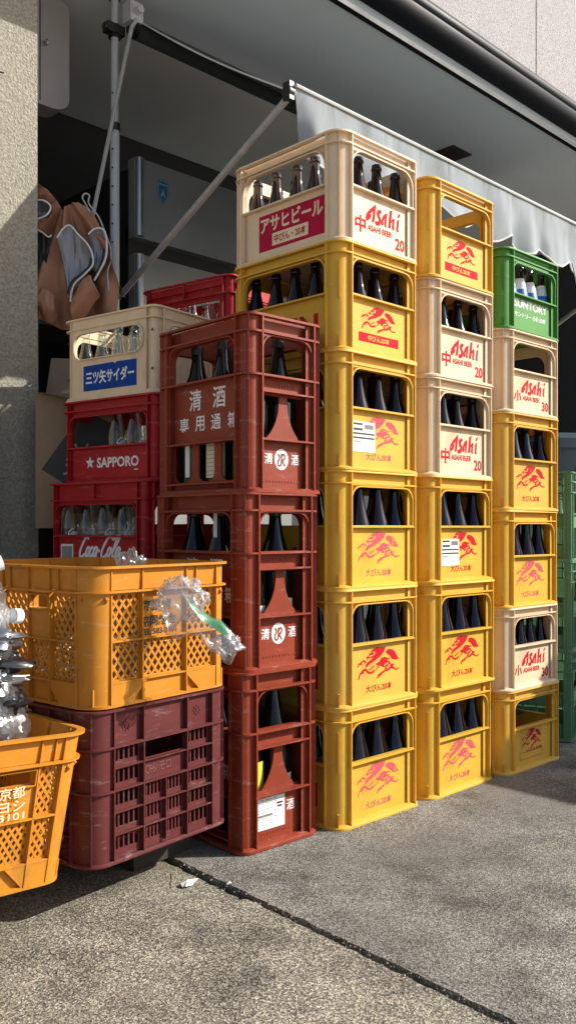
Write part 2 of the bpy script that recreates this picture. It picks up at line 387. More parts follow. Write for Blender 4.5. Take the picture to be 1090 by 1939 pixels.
BEAST = [  # outline pieces of the galloping animal, 0..1000 units
    [(640, 85), (560, 75), (470, 65), (410, 85), (372, 122), (385, 140), (330, 172), (345, 192), (285, 230), (300, 268), (350, 252), (405, 250), (380, 278), (310, 320), (275, 370), (280, 425), (305, 400), (340, 368), (400, 338), (450, 312), (480, 285), (540, 245), (600, 170)],
    [(690, 130), (760, 150), (812, 200), (850, 290), (885, 345), (830, 358), (770, 345), (742, 312), (712, 262), (662, 222), (640, 185), (660, 140)],
    [(545, 285), (620, 268), (662, 300), (700, 296), (722, 312), (690, 330), (650, 340), (700, 362), (722, 410), (700, 470), (640, 520), (610, 500), (640, 460), (590, 470), (560, 440), (510, 420), (430, 420), (350, 480), (325, 455), (400, 385), (470, 370), (530, 345)],
    [(720, 415), (770, 430), (808, 428), (782, 452), (775, 480), (805, 515), (842, 535), (868, 525), (880, 505), (890, 530), (862, 556), (826, 560), (782, 530), (745, 505), (690, 545), (620, 555), (560, 592), (580, 600), (545, 612), (510, 632), (490, 668), (474, 655), (500, 585), (545, 555), (600, 525), (660, 515), (720, 470)],
    [(500, 425), (520, 450), (450, 500), (405, 540), (352, 556), (308, 530), (268, 475), (235, 490), (245, 515), (200, 535), (190, 520), (170, 570), (160, 628), (143, 625), (148, 570), (170, 510), (212, 460), (250, 432), (290, 448), (320, 490), (362, 516), (410, 490)],
    [(128, 385), (148, 330), (200, 290), (240, 268), (276, 300), (282, 335), (262, 330), (238, 298), (200, 318), (220, 345), (185, 352), (160, 350), (142, 392)],
]
BEAST_CUT = [[(330, 455), (400, 400), (455, 385)], [(375, 485), (430, 425), (470, 405)], [(430, 490), (480, 440)], [(600, 440), (650, 405), (680, 400)], [(650, 485), (690, 445), (720, 440)], [(330, 235), (370, 205), (400, 215)], [(400, 150), (440, 160), (430, 195), (400, 190)], [(470, 330), (520, 300), (550, 290)]]
def put_beast_cuts(mb, a0, z0, wid, hgt, fn, d):
    for pc in BEAST_CUT: stroke(mb, [(a0 + (x - 128) / 762 * wid, z0 + (668 - y) / 603 * hgt) for x, y in pc], .0034, fn, d)
def put_beast(mb, a0, z0, wid, hgt, fn, d):
    for pc in BEAST:
        put_poly(mb, [(a0 + (x - 128) / 762 * wid, z0 + (668 - y) / 603 * hgt) for x, y in pc], fn, d)
ASAHI_P = [[(.0, .12), (.03, .38), (.16, .66), (.40, 1.02), (.44, 1.04), (.45, .15), (.38, -.02), (.32, .0), (.33, .62), (.20, .42), (.27, .40), (.24, .18), (.12, -.0), (.03, .0)],
           [(.93, .74), (1.04, .80), (1.04, .14), (1.07, .02), (.98, -.02), (.93, .12), (.93, .46), (.88, .30), (.90, .12), (.86, .0), (.78, .08), (.78, .34), (.84, .6)],
           [(1.14, 1.0), (1.27, 1.1), (1.27, .5), (1.37, .68), (1.44, .62), (1.44, .12), (1.48, .0), (1.38, -.04), (1.33, .1), (1.33, .42), (1.27, .34), (1.27, .02), (1.14, .0)],
           [(1.56, .62), (1.67, .72), (1.67, .12), (1.71, .0), (1.61, -.05), (1.56, .08)], [(1.56, .82), (1.60, 1.0), (1.68, 1.08), (1.68, .88), (1.62, .78)]]
def put_asahi(mb, a0, z0, wid, hgt, fn, d):
    T = lambda x, y: (a0 + (x / 1.75 + .10 * y * .5) * wid, z0 + y * hgt)
    for pc in ASAHI_P: put_poly(mb, [T(*p) for p in pc], fn, d)
    stroke(mb, [T(*p) for p in smooth_pts([(.72, .68), (.65, .74), (.58, .62), (.62, .45), (.70, .28), (.66, .06), (.56, .02), (.52, .14)])], .075 * wid, fn, d)
SCRIPT = [[(.42, .82), (.36, .95), (.27, .92), (.15, .62), (.10, .3), (.15, .08), (.27, .05), (.40, .2)], [(.55, .5), (.47, .42), (.45, .2), (.51, .07), (.59, .15), (.62, .38), (.55, .5)],
          [(.80, .42), (.74, .5), (.67, .36), (.66, .15), (.73, .06), (.83, .2)], [(1.02, .45), (.94, .5), (.87, .32), (.88, .1), (.95, .08), (1.03, .3), (1.05, .48), (1.04, .15), (1.11, .1)],
          [(1.13, .32), (1.21, .34)], [(1.98, 1.02), (1.80, .84), (1.64, .98), (1.52, .92), (1.38, .62), (1.32, .3), (1.37, .08), (1.49, .05), (1.62, .2)],
          [(1.74, .5), (1.66, .42), (1.64, .2), (1.70, .07), (1.78, .15), (1.81, .38), (1.74, .5)], [(1.90, .25), (2.02, .6), (2.12, .92), (2.06, 1.0), (1.98, .8), (1.92, .35), (1.95, .08), (2.04, .14)],
          [(2.26, .45), (2.18, .5), (2.10, .32), (2.11, .1), (2.18, .08), (2.26, .3), (2.28, .48), (2.27, .15), (2.36, .12)]]
def put_script(mb, a0, z0, wid, hgt, fn, d, wd=.012, upto=99):
    for s in SCRIPT[:upto]:
        stroke(mb, smooth_pts([(a0 + (x / 2.4 + .12 * y) * wid, z0 + y * hgt) for x, y in s], 3), wd, fn, d)

def sticker(parent, fn, a0, z0, wd, hg, d, bars=True, name='shipping_sticker'):
    m = MB(); m.box(a0, d, z0, a0 + wd, d + .0006, z0 + hg, fn); s = m.build(name, M['paper'], parent, 0)
    k = MB()
    if bars:
        for i in range(14): put_rect(k, a0 + wd * (.55 + .028 * i), z0 + hg * .76, a0 + wd * (.55 + .028 * i + .015), z0 + hg * .92, fn, d - .0003)
        put_rect(k, a0 + wd * .06, z0 + hg * .88, a0 + wd * .46, z0 + hg * .95, fn, d - .0003)
        put_rect(k, a0 + wd * .06, z0 + hg * .70, a0 + wd * .46, z0 + hg * .78, fn, d - .0003)
        put_rect(k, a0 + wd * .03, z0 + hg * .57, a0 + wd * .97, z0 + hg * .63, fn, d - .0003)
        put_rect(k, a0 + wd * .03, z0 + hg * .43, a0 + wd * .97, z0 + hg * .49, fn, d - .0003)
        for i in range(6): put_rect(k, a0 + wd * (.08 + .05 * i), z0 + hg * .31, a0 + wd * (.11 + .05 * i), z0 + hg * .36, fn, d - .0003)
    else:
        for i in range(9):
            y = .92 - i * .095; 
            for j in range(5): 
                if random.random() < .7: put_rect(k, a0 + wd * (.08 + .14 * j), z0 + hg * y, a0 + wd * (.08 + .14 * j + .06 + .06 * random.random()), z0 + hg * (y + .016), fn, d - .0003)
        put_rect(k, a0 + wd * .72, z0 + hg * .72, a0 + wd * .92, z0 + hg * .78, fn, d - .0003); put_rect(k, a0 + wd * .74, z0 + hg * .62, a0 + wd * .90, z0 + hg * .68, fn, d - .0003)
        for i in range(20): put_rect(k, a0 + wd * (.12 + .024 * i), z0 + hg * .40, a0 + wd * (.12 + .024 * i + .012), z0 + hg * .48, fn, d - .0003)
    k.build('sticker_print', M['print_black'], s, 0)
    return s

# ------------------------------------------------------------------ bottle crates
def crate_shell(root, m, W, D, H, r=.045, win=(.14, .465), fin=(.056, .038), rec=.019, rim=.115, wr=.035, wb=.003, midfin='slot', open_back=True, holes=None):
    """rim flanges, four corner posts, four recessed walls with windows, floor"""
    F = frames(W, D); t = .0035
    mb = MB()
    ring(mb, W, D, r, [(0, H - .004), (.0015, H), (.013, H), (.013, H - .006), (.0, H - .006)])
    ring(mb, W, D, r, [(.002, H * (1 - rim)), (.002, H * (1 - rim) + .004), (.012, H * (1 - rim) + .004), (.012, H * (1 - rim))])
    mb.build('rim', m, root)
    mb = MB()
    ring(mb, W, D, r, [(0, .0), (0, .005), (.003, .008), (rec, .014), (rec + t, .014), (rec + t, 0)])
    fl = [(x, y) for x, y in rpath(W, D, r, rec + .001)]
    mb.add([(x, y, .004) for x, y in fl], [tuple(range(len(fl)))])
    mb.build('base', m, root)
    for cx, cy, a0 in ((r, r, PI), (W - r, r, 1.5 * PI), (W - r, D - r, 0), (r, D - r, .5 * PI)):
        mb = MB(); n = 8; post = .013
        front_like = a0 in (PI, 1.5 * PI) 
        prof = [(post, .006), (post, H - .004), (post + t, H - .004), (post + t, .006)]
        rings = []
        path = []
        ext0 = (fin[0] - r) + .004
        c0, s0 = math.cos(a0), math.sin(a0)
        for ins, z in prof:
            rr = r - ins; line = []
            for k in range(n + 1):
                a = a0 + PI / 2 * k / n; line.append((cx + rr * math.cos(a), cy + rr * math.sin(a), z))
            # straight tails to the fins
            d0 = Vector((math.sin(a0), -math.cos(a0), 0)); d1 = Vector((-math.sin(a0 + PI / 2), math.cos(a0 + PI / 2), 0))
            line = [tuple(Vector(line[0]) + d0 * ext0)] + line + [tuple(Vector(line[-1]) + d1 * ext0)]
            rings.append(line)
        mb.loft(rings + [rings[0]], False)
        am = a0 + PI / 4; ca, sa = math.cos(am), math.sin(am); q = r - .0135
        def rib(z0, z1, dd=.009):
            w2 = .0018; px, py = -sa * w2, ca * w2
            b0 = (cx + ca * (q - .002), cy + sa * (q - .002)); b1 = (cx + ca * (q + dd), cy + sa * (q + dd))
            vs = [(b0[0] + px, b0[1] + py, z0), (b0[0] - px, b0[1] - py, z0), (b1[0] - px, b1[1] - py, z0), (b1[0] + px, b1[1] + py, z0)]
            vs += [(x, y, z1) for x, y, z in vs]
            mb.add(vs, [(3, 2, 1, 0), (4, 5, 6, 7), (0, 1, 5, 4), (1, 2, 6, 5), (2, 3, 7, 6), (3, 0, 4, 7)])
        if midfin == 'slot': rib(H * .47, H * .81, .0085); rib(.006, H * .13, .011)
        elif midfin == 'full': rib(.006, H - .005)
        mb.build('corner_post', m, root)
    for nm, (L, fn) in F.items():
        mb = MB(); f0 = fin[0]; f1 = L - (fin[1] if nm in ('front',) else fin[0])
        z0, z1 = .010, H - .005
        if holes: hs = holes(L, f0, f1)
        else: hs = [rrect(f0 + .003, H * (1 - win[1]), f1 - .006, H * (1 - win[0]), wr, wb)]
        mb.prism([(f0 - .002, z0), (f1 + .002, z0), (f1 + .002, z1), (f0 - .002, z1)], hs, fn, rec, rec + t)
        if not holes:
            for h in hs:   # raised lip round the window, and the sill shelf
                mb.prism(offset_loop(h, .003), [h], fn, .006, rec + .001)
            mb.box(f0, .003, H * (1 - win[1]) - .006, f1 - .003, rec + .001, H * (1 - win[1]) - .002, fn)
        else:
            for h in hs: mb.prism(offset_loop(h, .004), [h], fn, rec - .006, rec + .001)
        for a in (f0 - .002, f1 + .002):
            mb.box(a - .0015, .0018, .006, a + .0015, rec + .001, H - .005, fn)
        for a, sg in ((f0 - .002, 1), (f1 + .002, -1)):   # foot gusset by the fin
            pass
        mb.build('side_panel', m, root)

def printed(root, name, m, fill):
    mb = MB(); fill(mb); return mb.build(name, m, root, 0)

def kirin_crate(H, bottle_word, band, ink, W=.365, D=.445, title=True, frame_only=False):
    root = thing('bottle_crate', 'yellow plastic beer crate', 'crate')
    crate_shell(root, M['yellow'], W, D, H)
    L, fn = frames(W, D)['front']; d = .0185
    big = H > .3
    bw, bh, bz = (.180, .088, .064) if big else (.150, .072, .066)
    if not big and H < .28: bw, bh, bz = .125, .066, .062
    ba = .183 - bw / 2
    em = printed(root, 'printed_emblem', ink, lambda mb: put_beast(mb, ba, bz, bw, bh, fn, d))
    printed(em, 'emblem_gap', M['yellow'], lambda mb: put_beast_cuts(mb, ba, bz, bw, bh, fn, d - .0003))
    def letters(mb):
        if band == 'none':
            put_text(mb, bottle_word, .128, .030, .112, .021, fn, d)
        elif band == 'solid':
            put_text(mb, bottle_word, .135, .041, .095, .016, fn, d - .0003)
        else:
            put_text(mb, bottle_word, .150, .050, .099, .014, fn, d)
            for a0, z0, a1, z1 in ((.11, .030, .25, .0315), (.11, .0525, .25, .054), (.11, .0315, .1115, .0525), (.2485, .0315, .25, .0525)): put_rect(mb, a0, z0, a1, z1, fn, d)
    if band == 'solid':
        printed(root, 'printed_band', M['print_red'], lambda mb: put_rect(mb, .098, .036, .27, .061, fn, d))
        printed(root, 'printed_lettering', M['yellow'], letters)
    else: printed(root, 'printed_lettering', ink, letters)
    L2, f2 = frames(W, D)['left']
    if title: printed(root, 'printed_title', M['print_red'], lambda mb: put_text(mb, 'KIRIN', .10, .045, .25, .065, f2, d, .035))
    return root
def asahi_crate(H, mid, num, W=.365, D=.445):
    root = thing('bottle_crate', 'cream plastic beer crate', 'crate')
    crate_shell(root, M['cream'], W, D, H, midfin='full', wr=.045, r=.05)
    L, fn = frames(W, D)['front']; d = .0185; k = H / .2924
    def fr(mb):
        put_asahi(mb, .125, .078 * k, .150, .050 * k, fn, d)
        put_text(mb, mid, .082, .040 * k, .045, .046 * k, fn, d, .03)
        put_text(mb, 'ASAHI BEER', .135, .052 * k, .105, .017 * k, fn, d, .03)
        put_text(mb, num, .255, .024 * k, .042, .034 * k, fn, d, .03)
    printed(root, 'printed_lettering', M['print_red'], fr)
    L2, f2 = frames(W, D)['left']
    lb = printed(root, 'printed_label', M['print_crimson'], lambda mb: put_rect(mb, .115, .030, .375, .134 * k, f2, d))
    printed(lb, 'label_title', M['print_cream'], lambda mb: (put_text(mb, 'アサヒビール', .122, .082 * k, .245, .046 * k, f2, d - .0004, .03), put_rect(mb, .170, .040, .312, .075, f2, d - .0003)))
    printed(lb, 'label_subtitle', M['print_crimson'], lambda mb: put_text(mb, '中びん・20本', .178, .046, .126, .024, f2, d - .0006, .025))
    return root

# bottles -------------------------------------------------------------------
def bottle(name, prof, m, n=18):
    mb = MB(); mb.lathe(prof, n); return mb.build(name, m, None, 50)
BIG = [(.030, 0), (.037, .004), (.038, .02), (.038, .135), (.036, .155), (.030, .178), (.022, .205), (.0165, .232), (.0145, .258), (.0142, .268), (.0165, .270), (.0165, .276), (.0148, .279), (.0152, .285), (.0135, .287), (.0115, .287), (.0115, .27)]
def scaled(prof, sr, sz): return [(r * sr, z * sz) for r, z in prof]
SAKE = [(.045, 0), (.052, .006), (.0525, .02), (.0525, .225), (.050, .25), (.040, .285), (.026, .325), (.0185, .36), (.0165, .385), (.0165, .392)]
CIDER = [(.024, 0), (.029, .004), (.0295, .10), (.028, .125), (.022, .155), (.0155, .182), (.0128, .205), (.0125, .214), (.0148, .216), (.0148, .224), (.0128, .227), (.0135, .233), (.0115, .235), (.0105, .235), (.0105, .21)]
COLA = [(.024, 0), (.029, .005), (.030, .04), (.027, .075), (.0285, .10), (.031, .13), (.030, .15), (.024, .175), (.0165, .205), (.0125, .23), (.0122, .238), (.0145, .24), (.0145, .248), (.0125, .252), (.0105, .252), (.0105, .235)]

PROTO = {}
def get_bottle(kind):
    if kind in PROTO:
        return copy_tree(PROTO[kind])
    if kind == 'big': o = bottle('beer_bottle', BIG, M['brown_glass'])
    elif kind == 'mid': o = bottle('beer_bottle', scaled(BIG, .93, .90), M['brown_glass'])
    elif kind == 'top': o = bottle('beer_bottle', scaled(BIG, .93, .90), M['amber_glass'])
    elif kind == 'small': o = bottle('beer_bottle', scaled(BIG, .78, .80), M['brown_glass'])
    elif kind == 'small_label':
        o = thing('beer_bottle', '', 'bottle')
        bottle('glass', scaled(BIG, .78, .82), M['amber_glass']).parent = o
        mb = MB(); mb.lathe([(.0225, .152), (.0195, .170), (.0150, .190)], 16); mb.build('neck_label', M['print_white'], o)
        mb = MB(); mb.lathe([(.0300, .118), (.0285, .130), (.0232, .152)], 16); mb.build('shoulder_label', mat('blue_label', (.02, .13, .45), .4), o)
    elif kind == 'cider': o = bottle('soda_bottle', CIDER, M['clear_glass'])
    elif kind == 'cola':
        o = thing('soda_bottle', '', 'bottle')
        g = bottle('glass', COLA, M['clear_glass']); g.parent = o
        mb = MB()
        def cyl(a, d, z): t = -2.2 + a / .0312; return (.0314 * math.cos(t), .0314 * math.sin(t), z)
        put_script(mb, 0, .116, .075, .022, cyl, 0, .0030)
        mb.build('printed_script', M['print_white'], o, 0)
    elif kind == 'sake':
        o = thing('sake_bottle', '', 'bottle')
        bottle('glass', SAKE, M['dark_glass']).parent = o
        mb = MB(); mb.lathe([(.0182, .378), (.0185, .380), (.0188, .402), (.017, .404), (.0, .404)], 16); mb.build('cap', M['black'], o)
    o['category'] = 'bottle'; PROTO[kind] = o; return o
def fill(kind, crate, nx, ny, W, D, sel, label, group, zf=.006):
    """stand bottles in a crate: sel(i, j) chooses the cells"""
    sx = (W - .04) / nx; sy = (D - .04) / ny
    mtx = Matrix.Translation(crate.location) @ crate.rotation_euler.to_matrix().to_4x4()
    for j in range(ny):
        for i in range(nx):
            if not sel(i, j): continue
            p = mtx @ Vector((.02 + sx * (i + .5) + random.uniform(-.002, .002), .02 + sy * (j + .5) + random.uniform(-.002, .002), zf))
            b = get_bottle(kind); b.location = p
            b.rotation_euler = (random.uniform(-.012, .012), random.uniform(-.012, .012), (crate.rotation_euler.z + random.uniform(-.5, .5)) if kind == 'cola' else random.uniform(0, 6.28))
            tag(b, label, 'bottle', group)

# --- stack prototypes
HL, HM, HS = .3185, .2924, .270
P_pink = kirin_crate(HL, '大びん20本', 'none', M['print_pink'])
P_red = kirin_crate(HL, '大びん20本', 'none', M['print_red'])
P_mid = kirin_crate(HM, '中びん20本', 'solid', M['print_red'])
P_small = kirin_crate(HS, '小びん30本', 'frame', M['print_crimson'], title=False)
P_cream = asahi_crate(HM, '中', '20')
P_cream_s = asahi_crate(HS, '小', '30')
used = set()
later = []
GS = 'brick red sake crates'
def crate(p, loc, rz, label, group):
    o = p if p.name not in used else copy_tree(p); used.add(p.name); used.add(o.name)
    place(o, loc, rz, label, group)
    if group != GS: fade(o)
    return o
GY = 'yellow beer crates'; GC = 'cream beer crates'
stickL, stickF = frames(.365, .445)['front']
def two_rows(i, j): return j < 2
# front stack A
A = [(P_red if k in (2, 3) else P_pink, HL) for k in range(4)]
x_off = [.0, .001, .003, .002, .006, .007]
labA = ['bottom yellow beer crate of the tallest stack, beside the bottom brick-red crate',
        'yellow beer crate second from the ground in the tallest stack, red beast print',
        'yellow beer crate third from the ground in the tallest stack, no sticker on its print',
        'yellow beer crate with a white barcode sticker in the tallest stack',
        'yellow beer crate with a solid red band right under the topmost cream crate',
        'cream beer crate topmost in the tallest stack, crimson label on its long side']
z = 0
protoA = [P_pink, P_red, P_pink, P_pink, P_mid, P_cream]; hA = [HL] * 4 + [HM] * 2
for k in range(6):
    c = crate(protoA[k], (x_off[k], random.uniform(-.002, .002), z), R(random.uniform(-.4, .4)), labA[k], GY if k < 5 else GC)
    if k == 3: later.append((c, stickF, .070, .052, .096, .082, .0179))
    kd = 'big' if k < 4 else ('mid' if k == 4 else 'top')
    fill(kd, c, 4, 5, .365, .445, two_rows if k < 4 else (lambda i, j: True), ['brown beer bottle in the bottom yellow crate of the tallest stack', 'brown beer bottle in the second yellow crate up of the tallest stack', 'brown beer bottle in the third yellow crate up of the tallest stack', 'brown beer bottle in the stickered yellow crate of the tallest stack', 'brown beer bottle in the yellow crate right under the topmost cream crate', 'brown beer bottle showing its neck in the topmost cream crate'][k], 'bottles in crate %d of the tallest stack' % (k + 1))
    z += hA[k]
# middle stack B
protoB = [P_pink, P_red, P_red, P_cream, P_cream, P_mid]
labB = ['bottom yellow beer crate of the middle stack, faded pink beast print',
        'yellow beer crate second from the ground in the middle stack, red beast print without sticker',
        'yellow beer crate with a white barcode sticker in the middle stack, under the cream crates',
        'lower of two cream crates in the middle stack, resting on a stickered yellow crate',
        'upper of two cream crates in the middle stack, under a yellow crate',
        'yellow beer crate with a red band on top of the middle stack, nearly empty']
botB = ['brown beer bottle in the bottom yellow crate of the middle stack', 'brown beer bottle in the second yellow crate up of the middle stack', 'brown beer bottle in the stickered yellow crate of the middle stack', 'brown beer bottle in the lower cream crate of the middle stack', 'brown beer bottle in the upper cream crate of the middle stack', 'lone brown beer bottle in the yellow crate on top of the middle stack']
z = 0; hB = [HL] * 3 + [HM] * 3
for k in range(6):
    c = crate(protoB[k], (.384 + [0, .001, -.001, .002, .003, -.001][k], -.010 + random.uniform(-.003, .003), z), R(random.uniform(-.5, .5)), labB[k], GC if k in (3, 4) else GY)
    if k == 2: later.append((c, stickF, .080, .050, .092, .080, .0179))
    fill('big' if k < 3 else 'mid', c, 4, 5, .365, .445, two_rows if k < 5 else (lambda i, j: (i, j) == (1, 1)), botB[k], 'bottles in crate %d of the middle stack' % (k + 1))
    z += hB[k]
# right stack C
def green_crate_beer():
    root = thing('bottle_crate', 'green plastic beer crate', 'crate'); H = .262
    crate_shell(root, M['green'], .365, .445, H, win=(.16, .53), wr=.03)
    L, fn = frames(.365, .445)['front']; d = .0185
    printed(root, 'printed_lettering', M['print_white'], lambda mb: (put_text(mb, 'SUNTORY', .080, .082, .206, .027, fn, d, .03), put_text(mb, 'サントリー 小瓶30本', .082, .050, .195, .018, fn, d, .02)))
    return root
P_green = green_crate_beer()
protoC = [P_small, P_cream_s, P_red, P_pink, P_cream_s, P_green]; hC = [HS, HS, HL, HL, HS, .262]
labC = ['yellow beer crate at the foot of the rightmost stack holding torn cardboard',
        'cream crate low in the rightmost stack, on the bottom yellow crate',
        'yellow beer crate with faded print in the rightmost stack, right above a cream crate',
        'yellow beer crate in the rightmost stack right under the empty cream crate',
        'empty cream crate right under the green crate in the rightmost stack',
        'bright green beer crate on top of the rightmost stack, white lettering']
botC = ['', 'small brown bottle in the low cream crate of the rightmost stack', 'brown beer bottle in the faded yellow crate of the rightmost stack', 'brown beer bottle in the yellow crate under the empty cream crate', '', 'blue labelled small bottle in the green crate']
protoC[2] = P_pink; protoC[3] = P_red
z = 0
for k in range(6):
    c = crate(protoC[k], (.765 + [.006, .002, 0, .001, -.002, -.001][k], -.026 + random.uniform(-.002, .002), z), R(random.uniform(-.5, .5) - .5), labC[k], [GY, GC, GY, GY, GC, None][k])
    if botC[k]: fill({1: 'small', 5: 'small_label'}.get(k, 'big'), c, 5 if k in (1, 5) else 4, 5, .365, .445, two_rows if k < 5 else (lambda i, j: j < 2 or j == 4), botC[k], 'bottles in crate %d of the rightmost stack' % (k + 1))
    z += hC[k]
for i, (dx, dy, rz, rx) in enumerate([(.09, .10, .3, .5), (.2, .14, -.5, -.4), (.27, .2, .9, .35)]):
    mb = MB(); mb.box(-.07, -.05, 0, .07, .05, .003)
    o = mb.build('cardboard_piece', M['cardboard'], None, 0, (.771 + dx, -.026 + dy, .155 + .01 * i)); o.rotation_euler = (rx, .25, rz)
    tag(o, ['torn cardboard piece nearest the corner post in the bottom yellow crate of the rightmost stack', 'torn cardboard piece in the middle of the bottom yellow crate of the rightmost stack', 'torn cardboard piece at the far side of the bottom yellow crate of the rightmost stack'][i], 'cardboard', 'torn cardboard in the crate')

# ------------------------------------------------------------------ sake crates (six large bottles, three-tier walls)
def sake_crate():
    W, D, H = .268, .395, .4435; r = .034; m = M['brick']
    root = thing('sake_crate', 'brick red sake crate', 'crate'); F = frames(W, D); rec = .026; t = .004
    mb = MB()
    for z0, z1, i0 in ((H - .006, H, 0), (H * .905 - .005, H * .905, .001), (H * .665 - .005, H * .665, .001)):
        ring(mb, W, D, r, [(i0, z0), (i0, z1), (.016, z1), (.016, z0)])
    mb.build('rim', m, root)
    mb = MB(); ring(mb, W, D, r, [(0, 0), (0, .007), (.006, .012), (rec, .014), (rec + t, .014), (rec + t, 0)])
    fl = rpath(W, D, r, rec); mb.add([(x, y, .005) for x, y in fl], [tuple(range(len(fl)))]); mb.build('base', m, root)
    for k, (cx, cy, a0) in enumerate(((r, r, PI), (W - r, r, 1.5 * PI), (W - r, D - r, 0), (r, D - r, .5 * PI))):
        mb = MB(); post = .012; rings = []
        ext = .026
        for ins, z in [(post, .008), (post, H - .003), (post + t, H - .003), (post + t, .008)]:
            rr = r - ins; line = [Vector((cx + rr * math.cos(a0 + PI / 2 * q / 6), cy + rr * math.sin(a0 + PI / 2 * q / 6), z)) for q in range(7)]
            d0 = Vector((math.sin(a0), -math.cos(a0), 0)); d1 = Vector((-math.sin(a0 + PI / 2), math.cos(a0 + PI / 2), 0))
            rings.append([tuple(line[0] + d0 * ext)] + [tuple(p) for p in line] + [tuple(line[-1] + d1 * ext)])
        mb.loft(rings + [rings[0]], False)
        am = a0 + PI / 4; ca, sa = math.cos(am), math.sin(am)
        b0, b1, w2 = r - post - .002, r - .001, .0022
        vs = [(cx + ca * b + s_ * -sa * w2, cy + sa * b + s_ * ca * w2, z) for z in (.006, H - .004) for b, s_ in ((b0, 1), (b0, -1), (b1, -1), (b1, 1))]
        mb.add(vs, [(3, 2, 1, 0), (4, 5, 6, 7), (0, 1, 5, 4), (1, 2, 6, 5), (2, 3, 7, 6), (3, 0, 4, 7)])
        mb.build('corner_post', m, root)
    def vase(a, z0, z1, w0, w1):   # concave pillar between two openings
        return [(a + s_ * (w1 + (w0 - w1) * (max(0, 1 - (z - z0) / (z1 - z0)) ** 2.6)), z) for s_ in (-1, 1) for z in ([z0 + (z1 - z0) * q / 8 for q in range(9)] if s_ < 0 else [z1 - (z1 - z0) * q / 8 for q in range(9)])]
    for nm, (L, fn) in F.items():
        mb = MB(); f0, f1 = .052, L - .040
        if nm in ('left', 'right'): f0 = f1 = .055; f1 = L - .055
        hs = [rrect(f0 + .004, H * .668, f1 - .004, H * .885, .035, .002)]
        if nm in ('front', 'back'):
            za, zb = H * .315, H * .555; am = (f0 + f1) / 2
            left = [(f0 + .004, za), (f0 + .004, zb)] + [p for p in vase(am, za, zb, .055, .014) if p[0] < am][::-1]
            right = [(2 * am - a, z_) for a, z_ in left]
            hs += [left, right]
        else:
            za, zb = H * .075, H * .295; w3 = (f1 - f0) / 3
            for q in range(3):
                c0 = f0 + w3 * (q + .5)
                hs.append(rrect(c0 - w3 * .5 + (.004 if q == 0 else .014), za, c0 + w3 * .5 - (.004 if q == 2 else .014), zb, .002, .026))
        mb.prism([(f0 - .002, .010), (f1 + .002, .010), (f1 + .002, H - .004), (f0 - .002, H - .004)], hs, fn, rec, rec + t)
        h = hs[0]; mb.prism(offset_loop(h, .003), [h], fn, .006, rec + .001)
        levels = [H * .575, H * .305] if nm in ('front', 'back') else [H * .305, H * .065]
        for z_ in levels: mb.box(f0, .002, z_ - .0045, f1, rec + .001, z_, fn)
        for a in (f0 - .002, f1 + .002): mb.box(a - .002, .001, .006, a + .002, rec + .001, H - .005, fn)
        if nm == 'left':
            for q in range(22): mb.box(f0 + .19 + q * .004, rec - .003, .015, f0 + .192 + q * .004, rec + .001, H * .06, fn)
        mb.build('side_panel', m, root)
    # raised mould lettering strips, prints
    L, fn = F['front']; d = rec - .0005
    mb = MB()
    for q in range(12): mb.box(.066 + q * .010, rec - .0016, H * .61, .072 + q * .010 - .002 * (q % 3), rec + .0005, H * .628, fn)
    for q in range(13): mb.box(.062 + q * .0105, rec - .0012, H * .062, .067 + q * .0105, rec + .0005, H * .072, fn)
    mb.build('moulded_lettering', m, root)
    lc = .134; zc = H * .195
    em = MB(); put_poly(em, [(lc + .024 * math.cos(2 * PI * q / 24), zc + .027 * math.sin(2 * PI * q / 24)) for q in range(24)], fn, d); em = em.build('printed_emblem', M['print_white'], root, 0)
    sq = MB()
    for pts in ([(-.55, .55), (-.3, .3), (-.35, .0), (-.55, -.25), (-.5, -.6), (-.2, -.7), (-.02, -.4), (.0, .6)], [(.05, .3), (.3, .55), (.5, .4), (.45, .05), (.15, -.1), (.3, -.4), (.55, -.72)]):
        stroke(sq, smooth_pts([(lc + x * .022, zc + y * .024) for x, y in pts]), .0048, fn, d - .0003)
    sq.build('emblem_stroke', m, em, 0)
    printed(root, 'printed_lettering', M['print_white'], lambda mb: (put_text(mb, '清', lc - .058, zc - .013, .028, .028, fn, d, .012), put_text(mb, '酒', lc + .034, zc - .013, .028, .028, fn, d, .012)))
    L2, f2 = F['left']
    printed(root, 'printed_title', M['print_white'], lambda mb: (put_text(mb, '清', .125, H * .500, .052, .056, f2, d, .012), put_text(mb, '酒', .225, H * .500, .052, .056, f2, d, .012),
            [put_text(mb, ch, .082 + .068 * q, H * .375,   .040, .040, f2, d, .012) for q, ch in enumerate('専用通箱')]))
    mb = MB()
    for q in range(8): mb.box(f0 if False else .058, rec - .003, H * .93 + q * .003, .085, rec + .001, H * .93 + q * .003 + .0015, f2); mb.box(L2 - .085, rec - .003, H * .93 + q * .003, L2 - .058, rec + .001, H * .93 + q * .003 + .0015, f2)
    mb.build('grip_ribs', m, root)
    return root
P_sake = sake_crate()
SX = [(-.296, .046), (-.286, .048), (-.276, .046)]
labS = ['brick-red sake crate on the ground with a white shipping paper on its narrow side', 'brick-red sake crate in the middle of the sake stack, partly behind the amber mesh crate', 'brick-red sake crate on top of the sake stack with large white characters']
